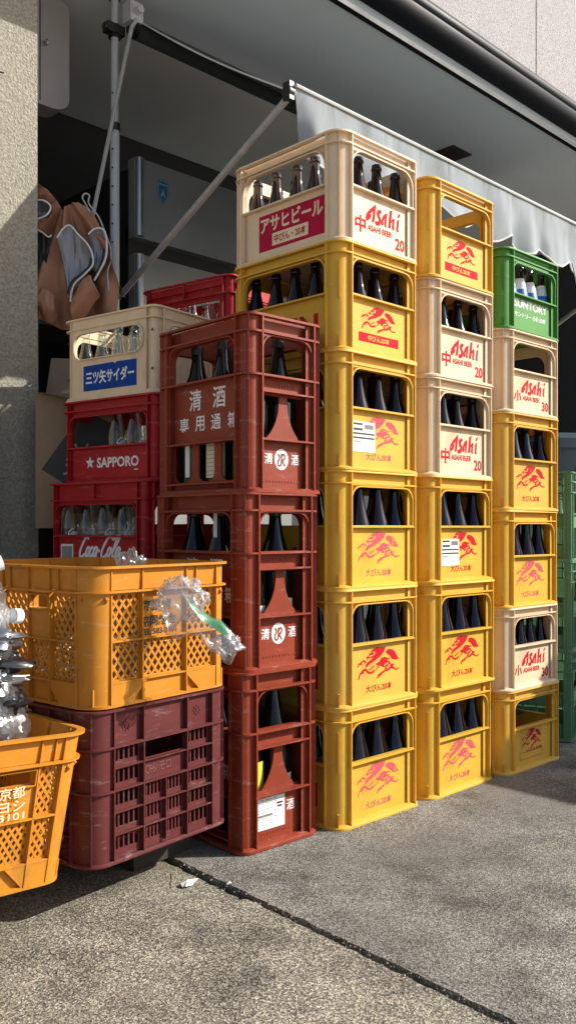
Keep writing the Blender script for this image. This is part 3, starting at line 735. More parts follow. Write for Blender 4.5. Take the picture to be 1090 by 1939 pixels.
for k in range(3):
    c = crate(P_sake, (*SX[k], .4435 * k + .002), R(-2.2 + .4 * k), labS[k], GS)
    if k == 0:
        L, fn = frames(.26, .395)['front']
        later.append((c, fn, .062, .040, .100, .080, .0248, False))
    for j in range(3):
        for i in range(2):
            b = get_bottle('sake'); mtx = Matrix.Translation(c.location) @ c.rotation_euler.to_matrix().to_4x4()
            b.location = mtx @ Vector((.082 + .096 * i, .087 + .111 * j, .008)); b.scale = (.90, .90, 1); b.rotation_euler = (0, 0, c.rotation_euler.z)
            tag(b, 'dark sake bottle in the ' + ['bottom', 'middle', 'top'][k] + ' brick-red sake crate', 'bottle', 'bottles in the ' + ['bottom', 'middle', 'top'][k] + ' sake crate')
for a_ in later: sticker(*a_)
# paper labels on some of the sake bottles, seen through the crate openings
def bottle_label(b, z0, z1, ang, span, m, lines=0, name='bottle_label'):
    mb = MB(); rr = .0532; n = 10
    rings = [[(rr * math.cos(ang + span * (q / n - .5)), rr * math.sin(ang + span * (q / n - .5)), z_) for q in range(n + 1)] for z_ in (z0, z1)]
    mb.loft(rings, False); o = mb.build(name, m, b)
    if lines:
        k = MB()
        for q in range(lines):
            z_ = z0 + (z1 - z0) * (q + .6) / lines; h = (z1 - z0) / lines * (.5 if q in (lines - 1, lines // 2) else .2)
            k.loft([[(.0535 * math.cos(ang + span * .8 * (w_ / n - .5)), .0535 * math.sin(ang + span * .8 * (w_ / n - .5)), zz) for w_ in range(n + 1)] for zz in (z_, z_ + h)], False)
        k.build('label_print', mat('faint_print', (.35, .31, .22), .8), o)
    return o
sakes = [o for o in C.objects if o.name.startswith('sake_bottle')]
def sake_of(k, i, j): return sakes[k * 6 + j * 2 + i]
M['old_paper'] = mat('ivory_label', (.60, .55, .40), .7, var=.06, vscale=40)
M['yellow_paper'] = mat('yellow_label', (.75, .58, .03), .6)
bottle_label(sake_of(2, 0, 1), .035, .185, PI * 1.12, 1.25, M['old_paper'], 14)
bottle_label(sake_of(2, 0, 0), .05, .20, PI * 1.25, 1.6, M['paper'])
bottle_label(sake_of(2, 0, 2), .04, .16, PI * 1.1, .3, M['paper'])
bottle_label(sake_of(2, 1, 0), .05, .15, PI * 1.45, 1.2, M['paper'])
bottle_label(sake_of(1, 0, 1), .26, .40, PI * 1.1, .5, M['paper'], 0, 'hanging_strip').scale = (.5, .5, 1)
bottle_label(sake_of(1, 1, 0), .06, .165, PI * 1.45, 1.3, M['old_paper'])
bottle_label(sake_of(1, 0, 0), .06, .15, PI * 1.5, 1.3, M['paper'])
bottle_label(sake_of(0, 0, 0), .06, .20, PI * 1.5, 1.2, M['yellow_paper'])
lb = bottle_label(sake_of(0, 1, 0), .06, .155, PI * 1.45, 1.5, M['paper'])

# ------------------------------------------------------------------ red and cream soft drink crates on the left
def red_crate(style, W=.30, D=.445, H=.268):
    root = thing('bottle_crate', 'red plastic crate', 'crate'); m = M['red']
    crate_shell(root, m, W, D, H, r=.035, win=(.20, .56) if style == 'beer' else (.25, .58), fin=(.042, .040), wr=.028, midfin='none', rim=.13 if style == 'beer' else .20)
    L, fn = frames(W, D)['left']; d = .0185
    if style == 'beer':
        def f(mb):
            put_text(mb, 'SAPPORO', .165, .048, .190, .033, fn, d, .03)
            put_poly(mb, [(.132 + (.022 if q % 2 == 0 else .009) * math.sin(PI * q / 5), .066 + (.022 if q % 2 == 0 else .009) * math.cos(PI * q / 5)) for q in range(10)], fn, d)
            put_rect(mb, .335, .036, .353, .039, fn, d)
        printed(root, 'printed_lettering', M['print_white'], f)
    elif style == 'cola':
        printed(root, 'printed_script', M['print_white'], lambda mb: put_script(mb, .135, .048, .20, .072, fn, d, .009))
        s = MB(); s.box(.058, d - .001, .038, .118, d, .092, fn); s = s.build('barcode_sticker', M['paper'], root, 0)
        k = MB()
        for q in range(15): put_rect(k, .063 + q * .0034, .044, .063 + q * .0034 + .0019, .085, fn, d - .0014)
        k.build('barcode_lines', M['print_black'], s, 0)
        k = MB(); k.box(L / 2 - .0015, .002, H * .8, L / 2 + .0015, .014, H - .004, fn); k.build('rib', m, root)
    else:
        k = MB(); k.box(L / 2 - .0015, .002, H * .8, L / 2 + .0015, .014, H - .004, fn); k.box(.042, .003, H * .89, L - .042, .014, H * .9, fn); k.build('rib', m, root)
    return root
def cider_crate(W=.30, D=.43, H=.27):
    root = thing('bottle_crate', 'cream soda crate', 'crate'); m = M['cream']
    def hol(L, f0, f1): return [rrect(f0 + .012, H * .50, f1 - .012, H * .80, .036, .036)]
    crate_shell(root, m, W, D, H, r=.03, fin=(.045, .045), rec=.006, midfin='none', rim=.14, holes=hol)
    L, fn = frames(W, D)['left']; d = .0056
    lb = printed(root, 'printed_label', M['print_blue'], lambda mb: put_poly(mb, [(.10, .030), (.345, .030), (.345, .112), (.255, .113), (.248, .108), (.240, .113), (.10, .112)], fn, d))
    printed(lb, 'label_title', M['print_white'], lambda mb: put_text(mb, '三ツ矢サイダー', .112, .050, .222, .044, fn, d - .0004, .03))
    k = MB()
    for a in (.022, L - .022):
        for z_ in (H * .28, H * .72): put_poly(k, [(a + .004 * math.cos(q * PI / 4), z_ + .005 * math.sin(q * PI / 4)) for q in range(8)], fn, .0097)
    k.build('drain_holes', M['near_black'], root, 0)
    return root
LZ = R(9.2)
c = cider_crate(); place(c, (-.118, .642, 1.214), LZ, 'cream soda crate with a blue label on top of the red crates')
fill('cider', c, 4, 5, .30, .43, lambda i, j: i < 3, 'clear glass bottle in the cream soda crate', 'clear bottles in the cream soda crate')
c = red_crate('beer', .30, .448, .268); place(c, (-.122, .632, .946), LZ, 'red crate with a white star mark, between the cream soda crate and another red crate')
fill('cola', c, 4, 5, .30, .448, lambda i, j: (i, j) in ((0, 0), (0, 1), (0, 2), (1, 1)), 'clear bottle with script print in the starred red crate', 'clear bottles in the starred red crate')
c = red_crate('cola', .30, .465, .29); place(c, (-.160, .632, .656), LZ, 'red crate with white script and barcode sticker, right above the amber mesh crate rim')
fill('cola', c, 4, 5, .30, .465, lambda i, j: i < 2, 'clear script-printed bottle in the red crate with the barcode sticker', 'clear bottles in the red script crate')
P_plain = red_crate('plain', .30, .445, .325)
for k in range(2): place(P_plain if k == 0 else copy_tree(P_plain), (-.13 - .004 * k, .615, .328 * k + .002), LZ, 'plain red crate hidden in the lower part of the left red stack', 'plain red crates under the left stack')
back_crates = []
for k in range(5):
    c = copy_tree(P_plain); place(c, (.276, .746, .002 + k * .338), LZ, 'red crate with clear bottles behind the tallest stack, left of its yellow crate' if k == 4 else 'plain red crate hidden under the red crate behind the tallest stack', 'red crates behind the tallest stack')
    back_crates.append(c)
fill('cider', back_crates[4], 4, 5, .30, .445, lambda i, j: i < 2, 'clear bottle in the red crate behind the tallest stack', 'clear bottles in the back red crate', .05)

# ------------------------------------------------------------------ mesh crates
def lattice(mb, fn, a0, z0, a1, z1, d, pitch=.0165, wd=.0054, t=.003):
    """diagonal bars clipped to a rectangle"""
    W_, H_ = a1 - a0, z1 - z0; k = 1.35
    def clip(p, q):
        t0, t1 = 0., 1.; dx, dz = q[0] - p[0], q[1] - p[1]
        for P, Q in ((-dx, p[0]), (dx, W_ - p[0]), (-dz, p[1]), (dz, H_ - p[1])):
            if P == 0:
                if Q < 0: return None
            else:
                r_ = Q / P
                if P < 0: t0 = max(t0, r_)
                else: t1 = min(t1, r_)
        return None if t0 >= t1 else ((p[0] + t0 * dx, p[1] + t0 * dz), (p[0] + t1 * dx, p[1] + t1 * dz))
    n = int((W_ + H_ / k) / pitch) + 1
    for s_ in (1, -1):
        for i in range(-1, n + 1):
            c0 = i * pitch + .5 * pitch
            p, q = ((c0 - H_ / k, 0), (c0, H_)) if s_ > 0 else ((c0, 0), (c0 - H_ / k, H_))
            e = clip(p, q)
            if not e: continue
            (xa, za), (xb, zb) = e; dx, dz = xb - xa, zb - za; l = math.hypot(dx, dz)
            if l < .004: continue
            nx, nz = -dz / l * wd / 2, dx / l * wd / 2; dd = d + (.0003 if s_ > 0 else 0)
            mb.prism([(a0 + xa + nx, z0 + za + nz), (a0 + xb + nx, z0 + zb + nz), (a0 + xb - nx, z0 + zb - nz), (a0 + xa - nx, z0 + za - nz)], [], fn, dd, dd + t)
def mesh_crate(wide=(1, .85, 1.1, .85, 1), pitch=.0195):
    W, D, H = .42, .526, .29; r = .055; m = M['amber']; root = thing('mesh_crate', 'amber mesh crate', 'crate'); F = frames(W, D)
    rec = .014; t = .003
    mb = MB(); ring(mb, W, D, r, [(-.006, H - .005), (-.006, H), (.010, H), (.012, H - .05), (.009, H - .05), (.007, H - .005)])
    ring(mb, W, D, r, [(-.004, H - .055), (-.004, H - .051), (.012, H - .051), (.012, H - .055)]); mb.build('rim', m, root)
    mb = MB(); ring(mb, W, D, r, [(.004, 0), (.004, .006), (rec, .008), (rec + t, .008), (rec + t, 0)])
    fl = rpath(W, D, r, rec); mb.add([(x, y, .006) for x, y in fl], [tuple(range(len(fl)))]); mb.build('base', m, root)
    for cx, cy, a0 in ((r, r, PI), (W - r, r, 1.5 * PI), (W - r, D - r, 0), (r, D - r, .5 * PI)):
        mb = MB(); rings = []
        for ins, z_ in [(.008, .004), (.005, H - .004), (.008, H - .004), (.011, .004)]:
            rr = r - ins; rings.append([(cx + rr * math.cos(a0 + PI / 2 * q / 8), cy + rr * math.sin(a0 + PI / 2 * q / 8), z_) for q in range(9)])
        mb.loft(rings + [rings[0]], False)
        am = a0 + PI / 4
        for s_ in (-.52, .52):
            a = am + s_; c_, n_ = math.cos(a), math.sin(a); q = r - .006
            mb.tube([(cx + c_ * q, cy + n_ * q, H - .064), (cx + c_ * (q + .006), cy + n_ * (q + .006), H - .068), (cx + c_ * q, cy + n_ * q, H - .074)], .003, 6)
        mb.box(cx + math.cos(am) * (r - .007) - .002, cy + math.sin(am) * (r - .007) - .002, .004, cx + math.cos(am) * (r - .007) + .002, cy + math.sin(am) * (r - .007) + .002, .04)
        mb.build('corner_post', m, root)
    for nm, (L, fn) in F.items():
        mb = MB(); long_ = nm in ('left', 'right')
        n = 5 if long_ else 3; f0, f1 = r, L - r
        ws = list(wide) if long_ else [.82, 1.25, .93]; tot = sum(ws); xs = [f0]
        for w_ in ws: xs.append(xs[-1] + (f1 - f0) * w_ / tot)
        zr = [.050, .135, H - .055]
        for i, x in enumerate(xs): mb.box(x - .0016, .003, .006, x + .0016, rec + t, H - .003, fn)
        mb.box(f0, .003, zr[1] - .002, f1, rec + t, zr[1] + .002, fn); mb.box(f0, .004, zr[0] - .002, f1, rec + t, zr[0] + .0015, fn)
        mb.prism([(f0, .008), (f1, .008), (f1, .050), (f0, .050)], [], fn, rec, rec + t)
        for q in range(0, n): 
            if q % 2 == 0 and q > 0: mb.box(xs[q] + .03 - .001, .003, H - .052, xs[q] + .03 + .001, .012, H - .003, fn)
        # sloping feet at the corners
        for s_ in (0, 1):
            A_ = (lambda a: a) if s_ == 0 else (lambda a: L - a)
            mb.prism([(A_(r), .004), (A_(r + .055), .004), (A_(r + .062), .012), (A_(r + .10), .048), (A_(r + .097), .050), (A_(r), .050)], [], fn, .005, rec + .0004)
        lat = MB()
        for ci in range(n):
            for ri in range(2):
                a0, a1, z0, z1 = xs[ci] + .004, xs[ci + 1] - .004, zr[ri] + .004, zr[ri + 1] - .004
                if long_ and ci in (1, 3) and ri == 1:
                    solid = MB(); solid.prism([(a0 - .003, z0 - .003), (a1 + .003, z0 - .003), (a1 + .003, z1 + .002), (a0 - .003, z1 + .002)], [rrect(a0 + .002, z1 - .032, a1 - .002, z1 - .004, .002)], fn, rec - .004, rec); solid.build('solid_panel', m, root, 0)
                    mb.prism(rrect(a0, z1 - .034, a1, z1 - .002, .002), [rrect(a0 + .002, z1 - .032, a1 - .002, z1 - .004, .002)], fn, .003, rec + .012)
                elif not long_ and ci == 1 and ri == 1:
                    solid = MB(); solid.prism([(a0 - .003, z0 - .003), (a1 + .003, z0 - .003), (a1 + .003, z1 + .002), (a0 - .003, z1 + .002)], [], fn, rec - .002, rec + .001); solid.build('solid_panel', m, root, 0)
                else:
                    lattice(lat, fn, a0, z0, a1, z1, rec, pitch)
                    lat.prism([(a0 - .003, z0 - .003), (a1 + .003, z0 - .003), (a1 + .003, z1 + .002), (a0 - .003, z1 + .002)], [[(a0 + .001, z0 + .001), (a1 - .001, z0 + .001), (a1 - .001, z1 - .001), (a0 + .001, z1 - .001)]], fn, rec - .0004, rec + t + .0003)
        mb.build('side_frame', m, root, 25); lat.build('lattice_panel', m, root, 0)
    return root, F, xs
MZ = R(6.7)
mc, F, _ = mesh_crate(); mc.scale = (1.02,) * 3; place(mc, (-.743, .001, .4245), MZ, 'amber mesh crate with a clear bag hanging from it, on top of the maroon crate', 'amber mesh crates')
L, fn = F['front']
mcopy = None
printed(mc, 'printed_lettering', M['print_black'], lambda mb: (put_text(mb, '協同組合', .139, .158, .105, .024, fn, .0113, .03), put_text(mb, 'TEL 583-3101', .139, .140, .105, .013, fn, .0113, .03), put_text(mb, '京都府', .139, .190, .09, .026, fn, .0113, .03)))
L, fl_ = F['left']
mb = MB(); put_text(mb, 'サンデナー目じ', .40, .252, .065, .020, fl_, .0055, .01); mb.build('moulded_lettering', M['amber'], mc, 0)
# lower-left mesh crate, long side towards the street, leaning
lc_, F2, xs2 = mesh_crate((.45, .85, 1.1, .85, .45), .0150)

for ch in lc_.children:
    for v_ in ch.data.vertices:
        q_ = 1 - .10 * max(0, 1 - v_.co.z / .29); v_.co.x = .21 + (v_.co.x - .21) * q_; v_.co.y = .263 + (v_.co.y - .263) * q_
place(lc_, (-1.316, .366, .140), R(-89), 'amber mesh crate leaning at the lower left, holding a bag of waste', 'amber mesh crates', (R(-3.2), 0))
L, fr2 = F2['right']
ll = lc_

# ------------------------------------------------------------------ maroon slotted crate on planks
def maroon_crate():
    W, D, H = .42, .526, .315; r = .05; m = M['maroon']; root = thing('slotted_crate', 'maroon plastic crate with rows of slots, under the amber mesh crate', 'crate'); F = frames(W, D); rec = .014; t = .003
    mb = MB()
    for z1, i0 in ((H, 0), (H - .075, .001), (.151, .001)): ring(mb, W, D, r, [(i0, z1 - .004), (i0, z1), (.014, z1), (.014, z1 - .004)])
    mb.build('rim', m, root)
    mb = MB(); ring(mb, W, D, r, [(0, 0), (0, .004), (.004, .007), (rec, .007), (rec + t, 0)])
    fl = rpath(W, D, r, rec); mb.add([(x, y, .005) for x, y in fl], [tuple(range(len(fl)))]); mb.build('base', m, root)
    for cx, cy, a0 in ((r, r, PI), (W - r, r, 1.5 * PI), (W - r, D - r, 0), (r, D - r, .5 * PI)):
        mb = MB(); rings = []
        for ins, z_ in [(.010, .004), (.008, H - .003), (.011, H - .003), (.013, .004)]:
            rr = r - ins; line = [Vector((cx + rr * math.cos(a0 + PI / 2 * q / 8), cy + rr * math.sin(a0 + PI / 2 * q / 8), z_)) for q in range(9)]
            d0 = Vector((math.sin(a0), -math.cos(a0), 0)); d1 = Vector((-math.sin(a0 + PI / 2), math.cos(a0 + PI / 2), 0))
            rings.append([tuple(line[0] + d0 * .016)] + [tuple(p) for p in line] + [tuple(line[-1] + d1 * .016)])
        mb.loft(rings + [rings[0]], False)
        am = a0 + PI / 4; c_, n_ = math.cos(am), math.sin(am); px, py = -n_ * .0016, c_ * .0016
        vs = [(cx + c_ * b + s_ * px, cy + n_ * b + s_ * py, z_) for z_ in (.004, H - .004) for b, s_ in ((r - .012, 1), (r - .012, -1), (r - .001, -1), (r - .001, 1))]
        mb.add(vs, [(3, 2, 1, 0), (4, 5, 6, 7), (0, 1, 5, 4), (1, 2, 6, 5), (2, 3, 7, 6), (3, 0, 4, 7)])
        mb.build('corner_post', m, root)
    for nm, (L, fn) in F.items():
        mb = MB(); f0, f1 = .066, L - .066; wide = nm in ('left', 'right')
        ws = [1, 1.6, 1] if not wide else [1, 1, 1.5, 1, 1]; tot = sum(ws); xs = [f0]
        for w_ in ws: xs.append(xs[-1] + (f1 - f0) * w_ / tot)
        mid = len(ws) // 2; hs = []; top = H - .075; rows = 5; rh = (top - .012) / rows
        for ci in range(len(ws)):
            a0, a1 = xs[ci], xs[ci + 1]
            if ci == mid: hs.append(rrect(a0 + .003, .197, a1 - .003, .234, .003))
            cells = [(a0, a1)] if ci != mid else [(a0, (a0 + a1) / 2), ((a0 + a1) / 2, a1)]
            for ri in range(rows):
                z0 = .012 + ri * rh
                if ci == mid and ri >= 3: continue
                for (b0, b1) in cells:
                    k = 5; sw = (b1 - b0 - .012) / k
                    for q in range(k): hs.append([(b0 + .006 + sw * q + .002, z0 + .012), (b0 + .006 + sw * (q + 1) - .002, z0 + .012), (b0 + .006 + sw * (q + 1) - .002, z0 + rh - .007), (b0 + .006 + sw * q + .002, z0 + rh - .007)])
                    if ci == mid and b0 > a0: mb.box(b0 - .0012, .003, z0, b0 + .0012, rec + .001, z0 + rh, fn)
        mb.prism([(f0 - .002, .005), (f1 + .002, .005), (f1 + .002, H - .003), (f0 - .002, H - .003)], hs, fn, rec, rec + t)
        for x in xs: mb.box(x - .0016, .002, .005, x + .0016, rec + .001, H - .003, fn)
        for ci in range(len(ws)):
            for ri in range(1, rows + 1):
                z_ = .012 + ri * rh
                mb.box(xs[ci], .003, z_ - .0015, xs[ci + 1], rec + .001, z_ + .0015, fn)
        mb.build('side_panel', m, root, 25)
        if nm == 'front':
            k = MB()
            for a in ((xs[0] + xs[1]) / 2, (xs[2] + xs[3]) / 2):
                for q in range(8): k.box(a + .009 * math.cos(q * PI / 4) - .0025, rec - .0015, H - .04 + .009 * math.sin(q * PI / 4) - .0025, a + .009 * math.cos(q * PI / 4) + .0025, rec + .0005, H - .04 + .009 * math.sin(q * PI / 4) + .0025, fn)
                k.box(a - .004, rec - .0015, H - .044, a + .004, rec + .0005, H - .036, fn)
            k.build('moulded_emblem', m, root, 0)
            k = MB(); put_text(k, 'O.シモロ', xs[1] + .012, .162, .075, .020, fn, rec - .0006, .0); k.build('scratched_lettering', mat('scuffed_print', (.17, .045, .05), .7), root, 0)
    return root
mar = maroon_crate(); mar.scale = (1.02,) * 3; place(mar, (-.749, -.003, .100), MZ, 'maroon plastic crate with rows of slots, under the amber mesh crate')
rotM = Matrix.Translation((-.749, -.003, 0)) @ Matrix.Rotation(MZ, 4, 'Z')
for i, (x0, y0, x1, y1, z0, z1, lab) in enumerate([(.20, .15, .41, .22, .055, .099, 'weathered brown board under the right side of the maroon crate'), (.05, .30, .40, .38, .0435, .099, 'weathered board deep under the middle of the maroon crate'), (.03, .43, .40, .54, .050, .099, 'weathered board at the back under the maroon crate'), (.24, .14, .43, .24, .0, .042, 'short dark plank lying on the concrete under the maroon crate'), (.06, .30, .36, .52, .0, .049, 'dark plank on the concrete at the back under the maroon crate')]):
    mb = MB(); mb.box(x0, y0, z0, x1, y1, z1); mb.xform(rotM); o = mb.build('plank', M['wood'] if i < 3 else mat('dark_plank_wood', (.03, .025, .02), .8, var=.3, vscale=30), None, 0); tag(o, lab, 'plank', 'planks under the crates')  # boards in brown wood, the two planks on the concrete in a darker one
mb = MB(); mb.box(-1.30, .08, 0, -.90, .30, .099); tag(mb.build('plank', mat('dark_brown_wood', (.065, .040, .025), .85, var=.35, vscale=30, bump=.5), None, 0), 'brown board lying under the lower left mesh crate', 'plank', 'planks under the crates')
# ------------------------------------------------------------------ ground
def slab(name, m, pts, z1, z0, label):
    mb = MB(); mb.prism([(p[0], p[1]) for p in pts], [], lambda a, d, z_: (a, z_, d), z1, z0); o = mb.build(name, m, None, 0); o['kind'] = 'structure'; return o
def jag(x0, x1, y0, y1, n, amp, seed):
    return [(x0 + (x1 - x0) * i / n + amp * noise.noise(Vector((i * .45, seed, 0))) + amp * .5 * noise.noise(Vector((i * 1.7, seed + 3, 0))), y0 + (y1 - y0) * i / n) for i in range(n + 1)]
mb = MB(); mb.add([(-60, -60, -.045), (60, -60, -.045), (60, 60, -.045), (-60, 60, -.045)], [(0, 1, 2, 3)]); g = mb.build('ground', M['earth'], None, 0); g['kind'] = 'structure'
edgeR = jag(-.402, -.462, .30, -1.0, 90, .007, 1.0); edgeL = jag(-.420, -.482, .30, -1.0, 90, .006, 9.0)
far = [(-.56, -3.0)]
slab('apron_right', M['slab_right'], [(40, -40), (40, 6), (-.36, 6)] + edgeR + [(-.60, -4), (-1.9, -40)], 0, -.04, '')
slab('bounce_street', mat('pale_bounce_street', (.46, .45, .43), .9, var=.15, vscale=2), [(-40, -40), (40, -40), (40, -2.7), (-3.2, -2.7), (-3.2, 1.2), (-40, 1.2)], .012, -.02, '')  # unseen pale ground, added to bounce sunlight up onto the soffit
crack = [(-.432, .20), (-.47, .10), (-.525, .03), (-.530, -.02), (-.515, -.066), (-.495, -.085), (-.47, -.118)]
crackj = []
for i in range(len(crack) - 1):
    for k in range(5):
        t = k / 5; crackj.append((crack[i][0] + (crack[i + 1][0] - crack[i][0]) * t + .004 * noise.noise(Vector((i * 5 + k, 2.2, 0)) * .7), crack[i][1] + (crack[i + 1][1] - crack[i][1]) * t + .003 * noise.noise(Vector((i * 5 + k, 7.7, 0)) * .7)))
low = [p for p in edgeL if p[1] < -.13]; up = [p for p in edgeL if -.115 < p[1] < .19]
slab('apron_left', M['slab_left'], [(-.43, 6)] + [(-.44, .22)] + crackj + [(-.455, -.125)] + low + [(-.63, -4), (-1.93, -40), (-40, -40), (-40, 6)], -.001, -.04, '')
shift = [(p[0] + .007, p[1] + .004) for p in crackj]
slab('broken_corner', M['slab_left'], [(p[0], p[1]) for p in up] + list(reversed(shift))[2:], -.008, -.042, '')
# litter
mb = MB(); random.seed(21)
for q in range(420):
    if q < 220: t = random.random(); x, y = -.411 - .060 * t + random.gauss(0, .016), .12 - 1.05 * t
    else: x, y = random.uniform(-1.2, 1.2), random.gauss(-.06, .10) - max(0, random.gauss(0, .25))
    r_ = random.uniform(.0012, .0040); an = random.random() * 6.28
    vs = [(x + r_ * math.cos(an + k * 2.1) * random.uniform(.6, 1.2), y + r_ * math.sin(an + k * 2.1) * random.uniform(.6, 1.2), -.0005) for k in range(3)] + [(x, y, r_ * random.uniform(.5, 1.0))]
    mb.add(vs, [(0, 1, 3), (1, 2, 3), (2, 0, 3), (2, 1, 0)])
gr = mb.build('grit', mat('grit_stone', (.22, .20, .16), .9, var=.5, vscale=60), None, 0); tag(gr, 'loose grit along the concrete joint and crate feet', 'grit', None, 'stuff')
mb = MB(); n = 9
pts = [(.030 * math.cos(2 * PI * i / n) * random.uniform(.5, 1.1), .014 * math.sin(2 * PI * i / n) * random.uniform(.5, 1.2)) for i in range(n)]
mb.add([(x, y, .001 + .006 * random.random()) for x, y in pts] + [(0, 0, .012)], [(i, (i + 1) % n, n) for i in range(n)])
o = mb.build('paper_scrap', M['paper'], None, 0, (-.478, .026, -.006)); tag(o, 'small torn white paper scrap on the concrete by the joint', 'litter')
for i, (x, y) in enumerate([(-.71, -.72), (-.66, -.80), (-.42, -.05)]):
    mb = MB(); mb.tube([(-.006, 0, .002), (0, .002, .005), (.007, -.001, .002)], [.002, .005, .001], 6); o = mb.build('dry_leaf', mat('leaf_orange', (.35, .12, .03) if i < 2 else (.5, .48, .42), .8), None, 0, (x, y, 0)); tag(o, ['tiny orange leaf scrap on the concrete nearest the camera', 'second tiny orange leaf scrap on the near concrete', 'tiny pale scrap lying in the concrete joint'][i], 'litter')

# ------------------------------------------------------------------ building
bld = thing('building', 'building with a deep dark recess, pale soffit, black gutter and mauve stucco upper wall', 'building', (0, 1.35, 0))
def bpart(name, m, mb, parent=None):
    mb.xform(Matrix.Translation((0, -1.35, 0))); return mb.build(name, m, parent or bld, 0)
mb = MB(); mb.box(-4, .90, 2.955, 9, 2.72, 2.99); bpart('soffit', M['soffit'], mb)
mb = MB(); mb.box(-4, .872, 2.950, 9, .899, 2.972); bpart('drip_edge', M['gutter'], mb)
mb = MB(); mb.box(-4, .880, 2.9725, 9, .899, 3.012); bpart('fascia', M['fascia'], mb)
mb = MB()   # gutter: rounded front trough with a bead
prof = [(.885, 3.0125), (.845, 3.016), (.815, 3.030), (.800, 3.055), (.800, 3.085), (.806, 3.092), (.800, 3.098), (.796, 3.106), (.796, 3.130), (.803, 3.140), (.885, 3.140)]
mb.loft([[(x, y, z_) for y, z_ in prof] for x in (-4, 1.93, 1.934, 2.02, 2.024, 9)], True)
mb.xform(Matrix.Translation((0, -1.35, 0))); mb.build('gutter', M['gutter'], bld, 40)
mb = MB(); mb.box(-4, .98, 3.0, 2.700, 1.10, 6); mb.box(2.711, .98, 3.0, 9, 1.10, 6); mb.box(2.69, .992, 3.0, 2.72, 1.10, 6); bpart('upper_wall', M['upper'], mb)
mb = MB(); mb.box(2.7005, .990, 3.15, 2.7105, .9915, 6); bpart('wall_joint', M['near_black'], mb)
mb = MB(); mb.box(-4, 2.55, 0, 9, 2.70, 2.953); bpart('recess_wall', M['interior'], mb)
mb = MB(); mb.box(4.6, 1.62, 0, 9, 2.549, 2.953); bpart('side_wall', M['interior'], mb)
mb = MB()
mb.box(-4, 1.30, 0, -.147, 2.549, 2.9535); bpart('stucco_pillar', M['pillar'], mb)
mb = MB(); x, y = 2.53, 1.43; mb.box(x - .09, y - .09, 2.948, x + .09, y + .09, 2.9545); v = bpart('soffit_vent', M['ceiling_vent'], mb)

# grey cabinet on the pillar
cab = thing('wall_cabinet', 'rounded grey cabinet fixed by the pillar edge under the soffit', 'cabinet', (-.11, 1.40, 2.3))
mb = MB(); sh = rrect(0, 0, .128, .56, .02, .07)
prof = [(-.10, .0), (.128, .0)]
pts = rrect(-.12, .0, .126, .62, .03, .075, 6)
mb.prism(pts, [], lambda a, d, z_: (a, d, z_), 0, .10); mb.build('body', M['box_grey'], cab, 30)
mb = MB(); mb.prism(rrect(.0025, .02, .006, .6, .0005), [], lambda a, d, z_: (a, d, z_), -.002, .001); mb.build('door_seam', M['near_black'], cab, 0)
mb = MB(); mb.tube([(.025, -.001, .345), (.025, -.018, .345)], .011, 10); mb.tube([(.025, -.016, .357), (.025, -.022, .345), (.025, -.016, .333)], .006, 8); mb.box(.006, -.004, .325, .018, -.001, .365); mb.build('latch', M['steel'], cab)
cab.location = (.052, 1.65, 2.49); cab.scale = (1.084, 1, .72)

# pipes at the left
pp = thing('drain_pipe', 'pale pipe with black clamps on the stucco pillar at the left edge', 'pipe', (-.325, 1.265, 0))
mb = MB(); mb.tube([(0, 0, .3), (0, 0, 1.985), (-.03, 0, 2.06), (-.09, 0, 2.09)], .0125, 10); mb.build('tube', M['white_metal'], pp)
mb = MB()
for z_ in (1.06, 1.81): mb.tube([(0, 0, z_), (0, 0, z_ + .018)], .015, 10); mb.box(-.004, 0, z_ + .003, .004, .036, z_ + .015)
mb.build('clamp', M['black'], pp)
hk = MB(); hk.tube([(-.345, 1.302, 2.33), (-.345, 1.25, 2.331), (-.305, 1.235, 2.33)], [.006, .005, .002], 6); tag(hk.build('wall_hook', M['black'], None), 'thin black hook sticking out of the stucco pillar', 'hook')

# ------------------------------------------------------------------ awning
aw = thing('awning', 'free-standing pole awning with grey scalloped valance and dark underside', 'awning', (.30, 1.49, 0))
O = Vector((.30, 1.49, 0))
def apart(name, m, mb, parent=None, smooth=40): mb.xform(Matrix.Translation(-O)); return mb.build(name, m, parent or aw, smooth)
for px in (.30, 3.0):
    mb = MB(); mb.tube([(px, 1.49, .0), (px, 1.49, 2.42)], .019, 14); mb.tube([(px, 1.49, 2.42), (px, 1.49, 2.952)], .0155, 14); pole = apart('pole', M['white_metal'], mb)
    mb = MB()
    for q in range(9): mb.tube([(px - .0185, 1.477, 1.95 + .075 * q), (px - .0195, 1.476, 1.95 + .075 * q)], .004, 6)
    apart('adjusting_holes', M['near_black'], mb, pole)
    mb = MB()
    for z_ in (2.405, 2.935): mb.tube([(px, 1.49, z_), (px, 1.49, z_ + .03)], .0225, 14)
    apart('collar', M['black'], mb, pole)
    for z_ in (1.725, 2.78):
        mb = MB(); mb.tube([(px, 1.49, z_), (px, 1.49, z_ + .05)], .026, 12); mb.box(px - .05, 1.46, z_ + .008, px + .03, 1.50, z_ + .045)
        mb.tube([(px - .06, 1.475, z_ + .025), (px - .03, 1.475, z_ + .025)], .014, 8); apart('clamp', M['black'], mb)
    bx = .345 if px < 1 else 2.98
    mb = MB(); mb.tube([(px + .02, 1.46, 1.75), (bx, .53, 2.232)], .0125, 10); apart('arm', M['grey_metal'], mb)
mb = MB(); mb.box(.315, 1.40, 2.83, .375, 1.455, 2.91); mb.tube([(.345, 1.40, 2.87), (.345, 1.37, 2.87)], .015, 8); apart('gear_box', M['white_metal'], mb, None, 25)
